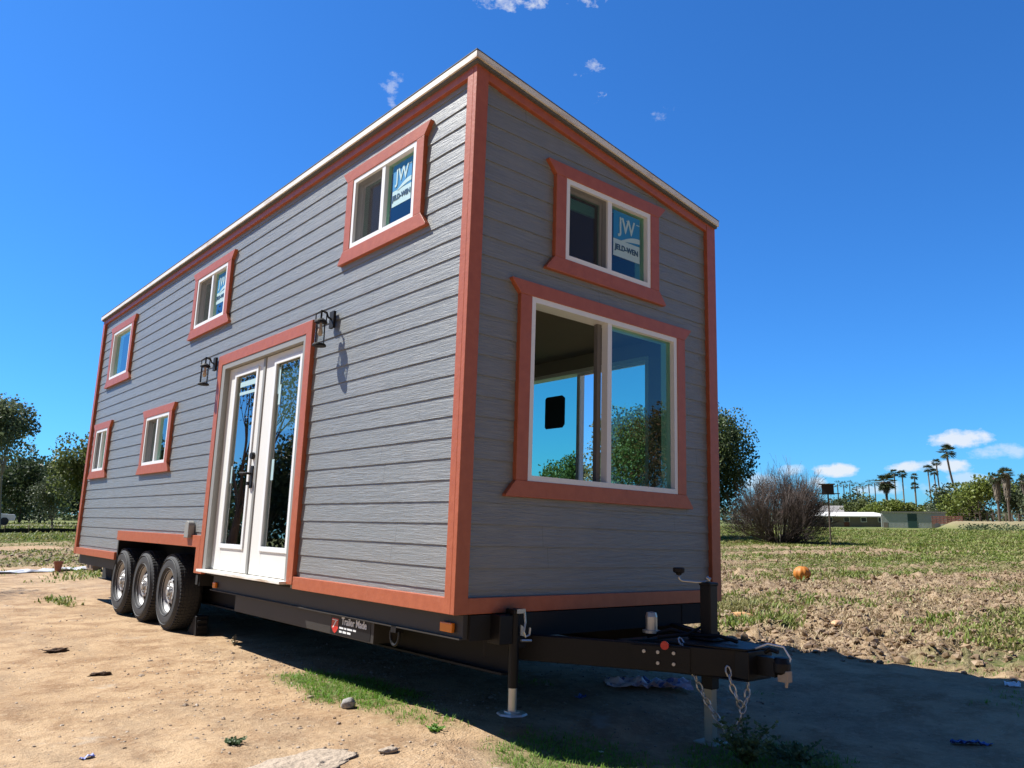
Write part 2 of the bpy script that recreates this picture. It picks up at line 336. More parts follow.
def window(P,a0,a1,z0,z1,kind,flip):
    f=MB(); fwid=.036; fo=-.006; fi=-.135
    def fr(u0,u1,v0,v1,n0,n1): f.box(u0,u1,v0,v1,n0,n1,P)
    fr(a0,a1,z0,z0+fwid,fi,fo); fr(a0,a1,z1-fwid,z1,fi,fo); fr(a0,a0+fwid,z0+fwid,z1-fwid,fi,fo); fr(a1-fwid,a1,z0+fwid,z1-fwid,fi,fo)
    g=.03; b0,b1,c0,c1=a0+fwid,a1-fwid,z0+fwid,z1-fwid; um=(a0+a1)/2
    def sash(u0,u1,n,w=.022):
        f.box(u0,u1,c0,c0+w,n-.012,n+.012,P); f.box(u0,u1,c1-w,c1,n-.012,n+.012,P); f.box(u0,u0+w,c0+w,c1-w,n-.012,n+.012,P); f.box(u1-w,u1,c0+w,c1-w,n-.012,n+.012,P)
    panes=[]
    if kind=='one': panes=[(b0,b1,-.05)]
    else:
        f.box(um-.022,um+.022,c0,c1,-.07,-.012,P)
        ls=(um+.022,b1) if flip<0 else (b0,um-.022)      # photo-left (far) pane slides
        rs=(b0,um-.022) if flip<0 else (um+.022,b1)
        if kind!='big': sash(ls[0],ls[1],-.085)
        else: gs=(um-.062,um-.0225)
        panes=[(rs[0],rs[1],-.045)]+([(ls[0]+.02,ls[1]-.02,-.085)] if kind!='big' else [])
    w=obj('window',f,M['white'],house)
    if kind=='big':
        q_=MB(); q_.box(gs[0],gs[1],c0,c1,-.11,-.075,P); obj('meeting_stile',q_,M['greysash'],w)
    t=MB(); s=.10; hn=.178
    if z1-z0<.62 and flip<0: s=.095; hn=.165
    t.prism([(a0-s,z1),(a1+s,z1),(a1+hn,z1+.085),(a1+hn,z1+.095),(a0-hn,z1+.095),(a0-hn,z1+.085)],N0,0,P)
    t.prism([(a0-hn,z0-.105),(a1+hn,z0-.105),(a1+hn,z0-.09),(a1+s,z0),(a0-s,z0),(a0-hn,z0-.09)],N0,0,P)
    t.prism([(a0-s,z0+.0005),(a0,z0+.0005),(a0,z1-.0005),(a0-s,z1-.0005)],N0,-.001,P); t.prism([(a1,z0+.0005),(a1+s,z0+.0005),(a1+s,z1-.0005),(a1,z1-.0005)],N0,-.001,P)
    obj('window_trim',t,M['trim'],w,bevel=.003)
    for u0,u1,n in panes:
        pm=MB(); pm.face([P(Vector(q)) for q in ((u0,c0,n),(u1,c0,n),(u1,c1,n),(u0,c1,n))])
        obj('pane',pm,M['clear'] if (kind=='far' and u0<1) else M['glass'],w,normals=False)
    if kind in('two','up'):
        u0,u1,n=panes[1]; pm=MB(); pm.face([P(Vector(q)) for q in ((u0-.02,c0,-.03),(u1+.02,c0,-.03),(u1+.02,c1,-.03),(u0-.02,c1,-.03))]); obj('insect_screen',pm,M['screen'],w,normals=False)
    if kind=='up':
        pm=MB(); pm.box(b0+.01,um-.03,c1-.10,c1-.02,-.16,-.14,P); obj('blind_rail',pm,M['white'],w)
    if kind in('two','up') and z0>2:
        u0,u1,n=panes[0]
        sw=.30 if kind=='up' else .25
        sticker(P,(u0+u1)/2+(.0),(c0+c1)/2+(.06),sw,.36 if kind=='up' else .33,n+.001,w,flip)
    return w
for a in wins_s: window(Ps,*a,-1)
for a in wins_f: window(Pf,*a,1)
wfar=window(Pr,*wins_r[0],1)
mb=MB(); mb.prism([(1.69,1.53),(1.72,1.50),(1.95,1.50),(1.97,1.52),(1.97,1.80),(1.95,1.82),(1.73,1.82),(1.69,1.79)],-.10,-.095,Pr); obj('dark_panel',mb,simple('dark_film',(.012,.03,.045),.35),wfar)
# door assembly
mb=MB()   # red casing
mb.prism([(2.10,0.03),(2.205,.03),(2.205,2.045),(4.055,2.045),(4.055,.0),(4.160,.0),(4.160,2.148),(2.10,2.148)],N0,.002,Ps)
obj('door_casing',mb,M['trim'],house,bevel=.003)
mb=MB(); x0,x1=.004,.12
mb.box(x0,x1,2.206,2.25,.05,2.044); mb.box(x0,x1,3.975,4.054,.05,2.044); mb.box(x0,x1,2.2505,3.9745,1.995,2.044)
df=obj('door_frame',mb,M['grey'],house)
mb=MB(); mb.box(-.055,.13,2.207,4.053,.026,.049); obj('door_sill',mb,M['drip'],house,bevel=.003)
def leaf(y0,y1,g0,g1,gz0=.285,gz1=1.90):
    m=MB(); xo,xi=.055,.10
    m.box(xo,xi,y0,g0,.055,1.99); m.box(xo,xi,g1,y1,.055,1.99); m.box(xo,xi,g0,g1,.055,gz0); m.box(xo,xi,g0,g1,gz1,1.99)
    d=obj('door',m,M['door'],house,bevel=.003)
    m=MB(); k=.028; xo2=.043
    m.box(xo2,xo-.0005,g0-k,g0+.012,gz0-k,gz1+k); m.box(xo2,xo-.0005,g1-.012,g1+k,gz0-k,gz1+k); m.box(xo2,xo-.0005,g0+.012,g1-.012,gz0-k,gz0+.012); m.box(xo2,xo-.0005,g0+.012,g1-.012,gz1-.012,gz1+k)
    obj('glazing_bead',m,M['white'],d,bevel=.002)
    m=MB(); m.face([(.07,g0,gz0),(.07,g1,gz0),(.07,g1,gz1),(.07,g0,gz1)]); obj('pane',m,M['doorglass'],d,normals=False)
    return d
d1=leaf(3.135,3.972,3.27,3.77); d2=leaf(2.252,3.085,2.36,2.86)
m=MB(); m.box(.045,.10,3.0865,3.1335,.055,1.99); obj('astragal',m,M['grey'],df,bevel=.003)
m=MB(); m.box(.076,.078,2.37,2.85,1.28,1.89); obj('blind',m,M['blind'],d2)
for z in (1.30,1.285): pass
m=MB(); m.box(.067,.069,2.79,2.845,1.62,1.86); m.box(.067,.069,2.76,2.80,1.52,1.70); obj('paper_label',m,M['whitest'],d2)
m=MB(); m.box(.067,.069,3.70,3.74,.86,1.02); obj('paper_label',m,M['whitest'],d1)
m=MB(); m.box(.067,.069,2.77,2.82,.86,1.04); obj('paper_label',m,M['whitest'],d2)
m=MB(); m.box(.067,.069,3.30,3.70,1.78,1.83);m.box(.067,.069,3.30,3.70,1.70,1.73); obj('paper_label',m,M['whitest'],d1)
m=MB(); m.box(.044,.055,3.165,3.215,.80,1.0); m.tube([(.055,3.19,.93),(-.01,3.19,.93),(-.015,3.20,.93),(-.015,3.30,.935)],.011); m.lathe([(0,.0),(.016,.0),(.016,.02),(0,.02)],Matrix.Translation((.03,3.19,.84))@Matrix.Rotation(R(-90),4,'Y'),16)
obj('door_handle',m,M['lampblack'],d1)
m=MB(); m.lathe([(0,.02),(.03,.02),(.032,0),(.032,-.02)],Matrix.Translation((.045,3.19,1.09))@Matrix.Rotation(R(-90),4,'Y'),18); obj('deadbolt',m,M['lampblack'],d1)
# lanterns
def lantern(y,z):   # y centre, z of back plate centre
    lx=-.088; m=MB(); m.box(-.002,.020,y-.034,y+.034,z-.068,z+.068)
    m.tube([(0,y,z+.0),(-.03,y,z+.015),(-.045,y,z+.05),(lx,y,z+.055)],.008); m.tube([(lx,y,z+.06),(lx,y,z-.03)],.008)
    m.tube([(lx+.03,y-.03,z-.03),(lx+.03,y-.03,z+.03),(lx,y,z+.055)],.005); m.tube([(lx-.03,y+.03,z-.03),(lx-.03,y+.03,z+.03),(lx,y,z+.055)],.005)
    T=Matrix.Translation((lx,y,z-.022))
    m.lathe([(0,.018),(.025,.012),(.048,-.008),(.051,-.022),(.040,-.025),(0,-.025)],T,20)
    m.lathe([(0,-.190),(.046,-.190),(.054,-.198),(.054,-.210),(0,-.210)],T,20)
    for k in range(4):
        a=R(20+90*k); m.tube([(lx+.044*math.cos(a),y+.044*math.sin(a),z-.045),(lx+.046*math.cos(a),y+.046*math.sin(a),z-.213)],.0045,6)
    o=obj('wall_lantern',m,M['lampblack'],house)
    g=MB(); g.lathe([(.036,-.026),(.039,-.189)],T,20); obj('lantern_glass',g,M['clear'],o,smooth=True)
    b=MB(); b.lathe([(0,-.13),(.014,-.122),(.021,-.10),(.017,-.075),(.010,-.05),(.010,-.026)],T,16); obj('bulb',b,simple('lamp_bulb',(.6,.45,.3),.2),o,smooth=True)
lantern(1.775,2.085); lantern(4.29,2.09)
# vent cover by the wheel arch
m=MB(); m.prism([(4.44,.33),(4.56,.33)]+[(4.50+.06*math.cos(R(a)),.44+.06*math.sin(R(a))) for a in range(0,181,20)],N0+.01,.035,Ps); obj('vent_cover',m,M['grey'],house,bevel=.006)

# ------------------------------------------------------------------ trailer
m=MB()
m.box(.085,.12,-.0+.02,3.95,-.135,-.005)          # outer channel web
m.box(.06,.12,.02,3.95,-.142,-.135); m.box(.06,.12,.02,3.95,-.006,-.001)
m.box(.085,.12,7.2,L,-.135,-.005)
m.box(W-.12,W-.085,.02,L,-.135,-.005)
obj('outer_channel',m,M['beam'],house)
m=MB(); m.box(.125,W-.125,-.0+.005,.055,-.15,-.006); obj('front_crossmember',m,M['dark'],house)
m=MB()
for x in (.42,W-.50):
    m.box(x,x+.012,.0,L,-.345,-.006); m.box(x-.05,x+.06,.0,L,-.358,-.345); m.box(x-.05,x+.06,.0,L,-.004,.0)
for k in range(15): m.box(.13,W-.13,.3+k*.6,.36+k*.6,-.13,-.01)
m.box(.51,W-.51,.05,L-.05,.0,.018); m.box(.05,.505,.05,4.18,.0,.018); m.box(.05,.505,7.17,L-.05,.0,.018)
obj('chassis_beam',m,M['dark'],house)
m=MB(); m.box(.10,.30,1.02,3.42,-.285,-.145); m.box(.098,.302,1.01,3.43,-.150,-.1455); obj('underbody_box',m,M['beam'],house,bevel=.004)
# name plate
m=MB(); m.cur=0; m.prism([(1.06,-.275),(1.62,-.275),(1.62,-.150),(1.06,-.150)],-.0995,-.0975,Ps)
tm=lambda cx,cy: (lambda p: Ps(Vector((cx-p.x,cy+p.y,-.0950+p.z))))
m.cur=2; m.prism([(1.505,-.17),(1.60,-.17),(1.60,-.235),(1.575,-.262),(1.55,-.272),(1.53,-.262),(1.505,-.235)],-.0975,-.0965,Ps)
m.cur=1; m.text('Trailer Made',.070,tm(1.28,-.180),.0013,.95); 
for z_,ws in ((-.226,(.06,.03,.07,.04)),(-.253,(.04,.05,.05))):      # two worn, unreadable small lines
    u_=1.485
    for w_ in ws: m.prism([(u_,z_-.007),(u_-w_,z_-.007),(u_-w_,z_+.006),(u_,z_+.008)],-.0970,-.0962,Ps); u_-=w_+.012
m.prism([(1.585,-.235),(1.575,-.235),(1.53,-.185),(1.545,-.185)],-.0965,-.0955,Ps); m.prism([(1.595,-.178),(1.515,-.178),(1.515,-.183),(1.595,-.183)],-.0965,-.0955,Ps)
obj('name_plate',m,[M['black'],M['white'],M['red']],house,normals=False)
# D ring
m=MB(); m.tube([(.075,.72+.05*math.cos(R(a)),-.19+.065*math.sin(R(a))) for a in range(-200,21,20)],.009,8); m.box(.06,.12,.69,.75,-.175,-.135); obj('tie_down_ring',m,M['black'],house)
m=MB(); m.box(.058,.084,.095,.215,-.11,-.055); obj('marker_light',m,M['amber'],house,bevel=.006)
m=MB(); m.box(.058,.084,3.83,3.90,-.115,-.065); obj('marker_light',m,M['amber'],house,bevel=.006)
# wheels
WR=.39
def wheel(y,z=-.24):
    T=Matrix.Translation((.06,y,z))@Matrix.Rotation(R(-90),4,'Y')   # local +z -> -x (outward)
    r=MB(); n=32
    prof=[(.215,.0),(.222,.004),(.222,-.012),(.206,-.02),(.200,-.045),(.186,-.055),(.168,-.040),(.118,-.016),(.098,-.012),(.085,-.02)]
    r.lathe(prof,T,n,skip=lambda i,k: i==6 and k%4 in(0,1))
    r.lathe([(.222,-.012),(.205,-.21)],T,n)
    w=obj('wheel',r,M['rim'],house,smooth=True,normals=False)
    h=MB(); h.lathe([(.0,.016),(.036,.016),(.041,.010),(.043,-.03)],T,20); h.lathe([(.045,-.008),(.075,-.008),(.085,-.02)],T,20)
    for k in range(8):
        a=2*math.pi*k/8; h.lathe([(0,.004),(.009,.004),(.011,-.02)],T@Matrix.Translation((.068*math.cos(a),.068*math.sin(a),0)),6)
    obj('hub_cap',h,M['chrome'],w)
    d=MB(); d.lathe([(0,-.07),(.17,-.07),(.175,-.12),(.175,-.16)],T,24); obj('brake_drum',d,M['dark'],w)
    ty=MB(); prof=[(.212,-.012),(.225,.012),(.26,.022),(.31,.022),(.345,.014),(.368,-.002),(.382,-.022),(.388,-.06),(.390,-.11),(.388,-.16),(.380,-.20),(.345,-.235),(.29,-.245),(.23,-.23),(.21,-.21)]
    ty.lathe(prof,T,48)
    # tread blocks and side ribs
    for k in range(64):
        a=2*math.pi*k/64
        for h0,h1 in ((-.035,-.068),(-.076,-.106),(-.114,-.144),(-.152,-.187)):
            off=.02*(h0<-.1)
            Q=T@Matrix.Rotation(a+off,4,'Z'); ty.box(.380,.3935,-.015,.015,h1,h0,Q)
        Q=T@Matrix.Rotation(a,4,'Z'); ty.box(.366,.388,-.011,.011,-.03,.0,Q)
    for rr in (.245,.335): ty.lathe([(rr-.004,.019),(rr,.0255),(rr+.004,.019)],T,48)
    obj('tyre',ty,M['tyre'],w)
for y in (5.13,6.03,6.93): wheel(y)
def wheel_far(y,z=-.24):
    T=Matrix.Translation((W-.06,y,z))@Matrix.Rotation(R(90),4,'Y'); ty=MB()
    ty.lathe([(0,-.03),(.21,-.02),(.225,.012),(.345,.014),(.382,-.022),(.390,-.11),(.380,-.20),(.29,-.245),(0,-.23)],T,32); obj('wheel',ty,M['tyre'],house)
for y in (5.13,6.03,6.93): wheel_far(y)
m=MB()
for y in (5.13,6.03,6.93): m.tube([(.2,y,-.24),(W-.2,y,-.24)],.04)
obj('axle',m,M['dark'],house)
# tongue (A frame + coupler)
TX=1.3
m=MB()
def beam(p,q,w,z0,z1):
    p=Vector((*p,0)); q=Vector((*q,0)); d=(q-p).normalized(); s=Vector((-d.y,d.x,0))*w/2
    vs=[]
    for z in (z0,z1): vs += [Vector((c.x,c.y,z)) for c in (p-s,p+s,q+s,q-s)]
    m.raw(vs,[(0,1,2,3),(7,6,5,4),(0,4,5,1),(1,5,6,2),(2,6,7,3),(3,7,4,0)])
beam((.44,.25),(1.22,-1.06),.07,-.285,-.135); beam((W-.44,.25),(1.38,-1.06),.07,-.285,-.135)
m.box(.95,1.65,-.46,-.38,-.28,-.14)
m.prism([(1.02,-.62),(1.58,-.62),(1.42,-1.14),(1.18,-1.14)],-.134,-.122,lambda p: p)
m.prism([(1.02,-.62),(1.58,-.62),(1.42,-1.14),(1.18,-1.14)],-.295,-.286,lambda p: p)
m.box(1.18,1.42,-1.15,-1.06,-.285,-.135)
tongue=obj('trailer_tongue',m,M['black'],house,bevel=.004)
m=MB()
m.box(1.26,1.34,-1.26,-1.15,-.26,-.16); m.lathe([(0,.02),(.035,.015),(.048,-.015),(.048,-.06),(.03,-.075)],Matrix.Translation((1.3,-1.28,-.17)),20)
m.tube([(1.3,-1.18,-.14),(1.3,-1.21,-.12),(1.3,-1.26,-.13)],.012)
obj('coupler',m,M['black'],tongue)
ax=Vector((1.22-.44,-1.06-.25,0)).normalized(); nn=Vector((ax.y,-ax.x,0)); nn=nn if nn.x<0 else -nn
def onarm(s,z,out): 
    p=Vector((.44,.25,0))+ax*s+nn*(.035+out); return Vector((p.x,p.y,z))
m=MB(); vs=[onarm(s_,z,o_) for o_ in (.0005,.010) for s_,z in ((.92,-.275),(1.26,-.275),(1.26,-.145),(.92,-.145))]; m.raw(vs,[(0,1,2,3),(7,6,5,4),(0,4,5,1),(1,5,6,2),(2,6,7,3),(3,7,4,0)]); obj('bolt_plate',m,M['black'],tongue)
for s_,z in ((1.0,-.175),(1.08,-.175),(1.17,-.175),(1.08,-.235),(1.17,-.235)):
    m=MB(); m.tube([onarm(s_,z,.010),onarm(s_,z,.024)],.010,8); obj('bolt',m,M['chrome'],tongue)
m=MB(); m.tube([onarm(1.12,-.135,.0105),onarm(1.12,-.135,.028)],.024,14); obj('marker_light',m,M['red'],tongue)
m=MB(); m.lathe([(0,.11),(.03,.105),(.036,.08),(.036,.0),(.055,-.0),(.055,-.015)],Matrix.Translation((1.14,-.50,-.085)),16); obj('grease_cap',m,M['steel'],tongue,smooth=False)
# tongue jack
jx,jy=1.34,-.78
m=MB(); m.box(jx-.038,jx+.038,jy-.038,jy+.038,-.40,.20); m.box(jx-.09,jx+.09,jy-.09,jy+.09,-.120,-.105); m.box(jx-.043,jx+.043,jy-.043,jy+.043,.195,.215)
jack=obj('tongue_jack',m,M['black'],house,bevel=.006)
m=MB(); m.box(jx-.027,jx+.027,jy-.027,jy+.027,-.695,-.39); m.box(jx-.075,jx+.075,jy-.075,jy+.075,-.705,-.693); obj('jack_leg',m,M['postw'],jack,bevel=.004)
m=MB(); m.tube([(jx,jy,.20),(jx,jy,.235),(jx-.01,jy+.008,.245)],.011); m.tube([(jx+.01,jy-.01,.24),(jx-.02,jy+.015,.215),(jx-.06,jy+.045,.213),(jx-.13,jy+.10,.218),(jx-.143,jy+.11,.23),(jx-.145,jy+.111,.262)],.0075); 
obj('crank_arm',m,M['steel'],jack,smooth=True)
m=MB(); m.lathe([(.014,0),(.018,.01),(.034,.018),(.036,.04),(.03,.045),(0,.045)],Matrix.Translation((jx-.145,jy+.111,.252)),14); obj('crank_knob',m,M['lampblack'],jack)
# stabiliser jack at the near corner
sx_,sy_=.405,-.065
m=MB(); m.tube([(sx_,sy_,-.42),(sx_,sy_,.01)],.030,16); m.box(sx_-.13,sx_-.03,sy_-.02,sy_+.07,-.17,-.005); m.box(sx_-.04,sx_+.04,sy_-.04,sy_+.04,.0,.03)
m.box(sx_+.03,sx_+.09,sy_-.01,sy_+.05,-.20,-.12); m.box(sx_-.13,sx_+.2,.0,.03,-.17,-.005)
sj=obj('stabiliser_jack',m,M['black'],house,bevel=.004)
m=MB(); m.tube([(sx_,sy_,-.555),(sx_,sy_,-.41)],.0255,16); m.box(sx_-.035,sx_+.035,sy_-.03,sy_+.03,-.556,-.548)
m.lathe([(0,-.556),(.085,-.556),(.092,-.566),(0,-.566)],Matrix.Translation((sx_,sy_,0)),8); obj('jack_foot',m,M['steel'],sj)
m=MB(); m.tube([(sx_+.05,sy_-.03,.02),(sx_+.05,sy_-.04,-.05),(sx_+.035,sy_-.045,-.10),(sx_+.05,sy_-.045,-.13),(sx_+.08,sy_-.045,-.12),(sx_+.085,sy_-.045,-.08)],.007); m.box(sx_-.02,sx_+.045,sy_-.045,sy_-.03,.005,.03); m.prism([(sx_+.01,-.12),(sx_+.05,-.13),(sx_+.03,-.07),(sx_+.01,-.06)],-sy_+.04,-sy_+.047,Pf); m.tube([(sx_+.02,sy_-.04,-.15),(sx_+.10,sy_-.04,-.155)],.008)
obj('jack_crank',m,M['steel'],sj)
# chains
def chain(pts,name='safety_chain'):
    pts=[Vector(p) for p in pts]; m=MB(); acc=0; step=.045; cum=[0]
    for a,b in zip(pts,pts[1:]): cum.append(cum[-1]+(b-a).length)
    def at(s):
        for i in range(len(pts)-1):
            if s<=cum[i+1] or i==len(pts)-2:
                f=(s-cum[i])/(cum[i+1]-cum[i]); return pts[i].lerp(pts[i+1],f),(pts[i+1]-pts[i]).normalized()
    s=0;k=0
    while s<cum[-1]:
        c,d=at(s); a=d.orthogonal().normalized(); b=d.cross(a); w=(a if k%2 else b)
        w=(w+(b if k%2 else a)*.4).normalized()
        loop=[c+d*(.030*math.sin(R(q)))+w*(.016*math.cos(R(q))) for q in range(0,361,45)]
        m.tube(loop,.0052,5,cap=False); s+=step; k+=1
    return obj(name,m,M['steel'],tongue,smooth=True)
chain([(1.08,-.77,-.118),(1.065,-.80,-.15),(1.07,-.83,-.21),(1.10,-.86,-.32),(1.13,-.89,-.41),(1.17,-.93,-.50),(1.21,-.98,-.58),(1.25,-1.02,-.66)])
chain([(1.09,-1.08,-.24),(1.095,-1.10,-.32),(1.12,-1.12,-.39),(1.15,-1.12,-.425)])
chain([(1.22,-1.12,-.27),(1.215,-1.12,-.33),(1.19,-1.12,-.40),(1.155,-1.12,-.44),(1.15,-1.10,-.52)])
# breakaway cable and plug
m=MB(); m.tube([(1.27,-1.12,-.13),(1.28,-1.21,-.09),(1.31,-1.29,-.10),(1.325,-1.32,-.16),(1.31,-1.31,-.20)],.0055,8); obj('breakaway_cable',m,M['white'],tongue,smooth=True)
m=MB(); m.box(1.27,1.32,-1.33,-1.27,-.28,-.22); m.tube([(1.275,-1.32,-.275),(1.275,-1.32,-.305)],.009); m.tube([(1.315,-1.30,-.275),(1.315,-1.30,-.30)],.009); obj('trailer_plug',m,simple('tan_plastic',(.38,.30,.22),.6),tongue,bevel=.008)
# drips on the tongue and wire harness
m=MB(); m.tube([(1.1,-.5,-.12),(1.18,-.62,-.07),(1.26,-.70,-.10),(1.33,-.86,-.09),(1.30,-1.0,-.105)],.011,8); m.tube([(1.05,-.62,-.11),(1.2,-.72,-.09),(1.36,-.72,-.05),(1.42,-.80,-.09)],.009,8); obj('wire_harness',m,M['lampblack'],tongue,smooth=True)

# ------------------------------------------------------------------ ground
def sstep(a,b,x):
    t=max(0,min(1,(x-a)/(b-a))); return t*t*(3-2*t)
def nz(x,y,s,o=0): return noise.noise(Vector((x*s+o,y*s-o,o*.37)))
def fbm(x,y,s,o=0,n=3):
    a=0;w=1;t=0
    for i in range(n): a+=w*nz(x,y,s*2**i,o+i*3.1); t+=w; w*=.5
    return a/t
def zones(x,y):
    r=math.hypot(x-CAM.x,y-CAM.y); az=math.degrees(math.atan2(y-CAM.y,x-CAM.x))
    wob=fbm(x,y,.35,2.,3)
    till=sstep(3.5,4.6,x+wob*1.6)*sstep(60,38,r)                   # ploughed soil right of the trailer
    till=max(till, sstep(16.5,19,y+wob*3)*sstep(34,26,r)*sstep(8,4,x)*.8 if x<8 else 0)
    far=sstep(36,43,r+wob*6)
    g=0
    strip=fbm(x*.35+y*.9,y*.4-x*.1,.42,9.,3)
    if till>.1: g=max(g, till*.9*sstep(.04,.36,strip+.14*sstep(11,26,r)+.10*sstep(22,32,r)))
    # weeds along the trailer edge
    g=max(g, sstep(.55,.0,math.hypot((x-.20)/.40,(y-1.35)/1.0)-.28+wob*1.5+.5*fbm(x,y,1.6,51.,3)))
    g=max(g, .9*sstep(.6,.1,math.hypot((x-.35)/.6,(y+.55)/.7)-.2+wob*.9))
    g=max(g, .8*sstep(.6,.1,math.hypot((x-1.2)/.7,(y+1.25)/.6)-.3+wob*.9))
    g=max(g, .8*sstep(.5,.1,math.hypot((x+.2)/.35,(y-8.8)/1.8)-.3+wob*1.1))
    g=max(g, .55*sstep(.25,.45,fbm(x,y,.6,17.,3))*sstep(.0,1.5,x)*sstep(5,1,x)*sstep(4,1,y))
    g=max(g,.7*sstep(-.05,.25,fbm(x,y,.3,31.,3))*sstep(12,17,y)*sstep(6,3,x))
    g=max(g,.65*sstep(.12,.34,fbm(x,y,.8,21.,3))*sstep(2.8,4.4,x))
    g=max(g,far)
    berm=sstep(118,130,r)*sstep(21.6,20.2,az)*sstep(3,8,az) if az<40 else 0
    return till*(1-far),g,far,berm,r,az
def height(x,y,zn=None):
    till,g,far,berm,r,az=zn or zones(x,y)
    h=.035*fbm(x,y,.45,4.,3)*sstep(1.0,3.,r)
    h-=.03*sstep(1.2,.0,abs(x-1.2))*sstep(3,1,y)*0
    h+=.010*fbm(x,y,3.,8.,3)
    h-=.095*sstep(.5,-.75,y)*sstep(-1.0,.5,x)*sstep(3.7,2.2,x)
    if till>0 and r<60:
        c=fbm(x,y,3.2,5.,4); h+=till*(.20*max(c,-.14)+.12*fbm(x,y,8.,7.,2))
    if far>0: h+=far*.10*fbm(x,y,.12,6.,3)
    h+=berm*(1.15+.35*fbm(x,y,.09,3.,3))
    # slight bank under the trailer's far side, kept below the tyres
    return h
az_c=math.degrees(YAW)
angs=[]; a=-180.
while a<180-1e-6:
    angs.append(a); a+= .17 if abs(a)<36.5 else (1.0 if abs(a)<60 else 3.0)
angs=[az_c+x for x in angs]
rad=[.25]
while rad[-1]<3500: rad.append(rad[-1]*(1.0165 if rad[-1]<45 else 1.05))
verts=[];zt=[];zg=[];zf=[];zb=[]
for r in rad:
    for a in angs:
        x=CAM.x+r*math.cos(R(a)); y=CAM.y+r*math.sin(R(a)); z=zones(x,y); verts.append((x,y,height(x,y,z))); zt.append(z[0]);zg.append(z[1]);zf.append(z[2]);zb.append(z[3])
na=len(angs)
faces=[(i*na+k,i*na+(k+1)%na,(i+1)*na+(k+1)%na,(i+1)*na+k) for i in range(len(rad)-1) for k in range(na)]
verts.append((CAM.x,CAM.y,0)); zt.append(0);zg.append(0);zf.append(0);zb.append(0)
faces+=[(len(verts)-1,(k+1)%na,k) for k in range(na)]
me=bpy.data.meshes.new('ground'); me.from_pydata(verts,[],faces)
bm=bmesh.new(); bm.from_mesh(me); bmesh.ops.recalc_face_normals(bm,faces=bm.faces); bm.faces.ensure_lookup_table()
if bm.faces[100].normal.z<0: bmesh.ops.reverse_faces(bm,faces=bm.faces)
bm.to_mesh(me); bm.free()
me.polygons.foreach_set('use_smooth',[True]*len(me.polygons))
for nm,arr in (('till',zt),('green',zg),('far',zf),('berm',zb)):
    at=me.attributes.new(nm,'FLOAT','POINT'); at.data.foreach_set('value',arr)
t=NT('ground_soil'); v=t.pos(); A=lambda n: t.n('ShaderNodeAttribute',attribute_name=n).outputs['Fac']
n1=t.noise(v,.55,6,.6); n2=t.noise(v,3.,6,.65); n3=t.noise(v,22.,5,.7); n4=t.noise(v,90.,3,.6)
dirt=t.mix(t.ramp(n1,[(.35,0),(.65,1)]),(.37,.245,.138),(.50,.355,.215))
dirt=t.mix(t.ramp(n2,[(.44,0),(.62,.85)]),dirt,(.25,.15,.08)); dirt=t.mix(t.ramp(t.noise(t.mapv(v,(1.2,.5,1)),1.,7,.72),[(.50,0),(.60,.55)]),dirt,(.27,.19,.12))
dirt=t.mix(t.ramp(n3,[(.50,0),(.70,.7)]),dirt,(.50,.37,.24))
dirt=t.mix(t.ramp(t.noise(v,11.,6,.75),[(.60,0),(.68,.9)]),dirt,(.14,.085,.05))
dirt=t.mix(t.ramp(t.noise(v,1.4,5,.6),[(.64,0),(.70,.45)]),dirt,(.44,.40,.34))
soil=t.mix(t.ramp(n2,[(.35,0),(.65,1)]),(.14,.09,.052),(.33,.235,.135)); soil=t.mix(t.ramp(n3,[(.45,0),(.66,.85)]),soil,(.46,.35,.235))
soil=t.mix(t.ramp(n4,[(.56,0),(.7,.6)]),soil,(.09,.055,.035))
gr=t.mix(t.ramp(n3,[(.35,0),(.65,1)]),(.035,.062,.014),(.11,.14,.03)); gr=t.mix(t.ramp(n2,[(.45,0),(.7,.6)]),gr,(.22,.18,.085))
farc=t.mix(t.ramp(t.noise(t.mapv(v,(.10,.22,1)),1.,7,.75),[(.38,0),(.62,1)]),(.045,.085,.018),(.19,.20,.06)); farc=t.mix(t.ramp(t.noise(v,.9,6,.75),[(.5,0),(.66,.7)]),farc,(.25,.20,.11))
c=t.mix(A('till'),dirt,soil); c=t.mix(t.math('MULTIPLY',A('green'),t.ramp(t.noise(v,5.,5,.7),[(.3,.2),(.6,1)])),c,gr); c=t.mix(A('far'),c,farc)
bc=t.mix(t.noise(v,.12,5,.7),(.16,.16,.07),(.36,.27,.17)); c=t.mix(A('berm'),c,bc)
t.bsdf(c,.95,0,t.math('ADD',t.math('ADD',n3,t.math('MULTIPLY',n2,1.5)),t.math('MULTIPLY',n4,.4)),.8,.03,.15)
me.materials.append(t.m); ground=bpy.data.objects.new('ground',me); COL.objects.link(ground); tag(ground,'bare tan dirt giving way to ploughed soil and weedy field','ground',kind='structure')

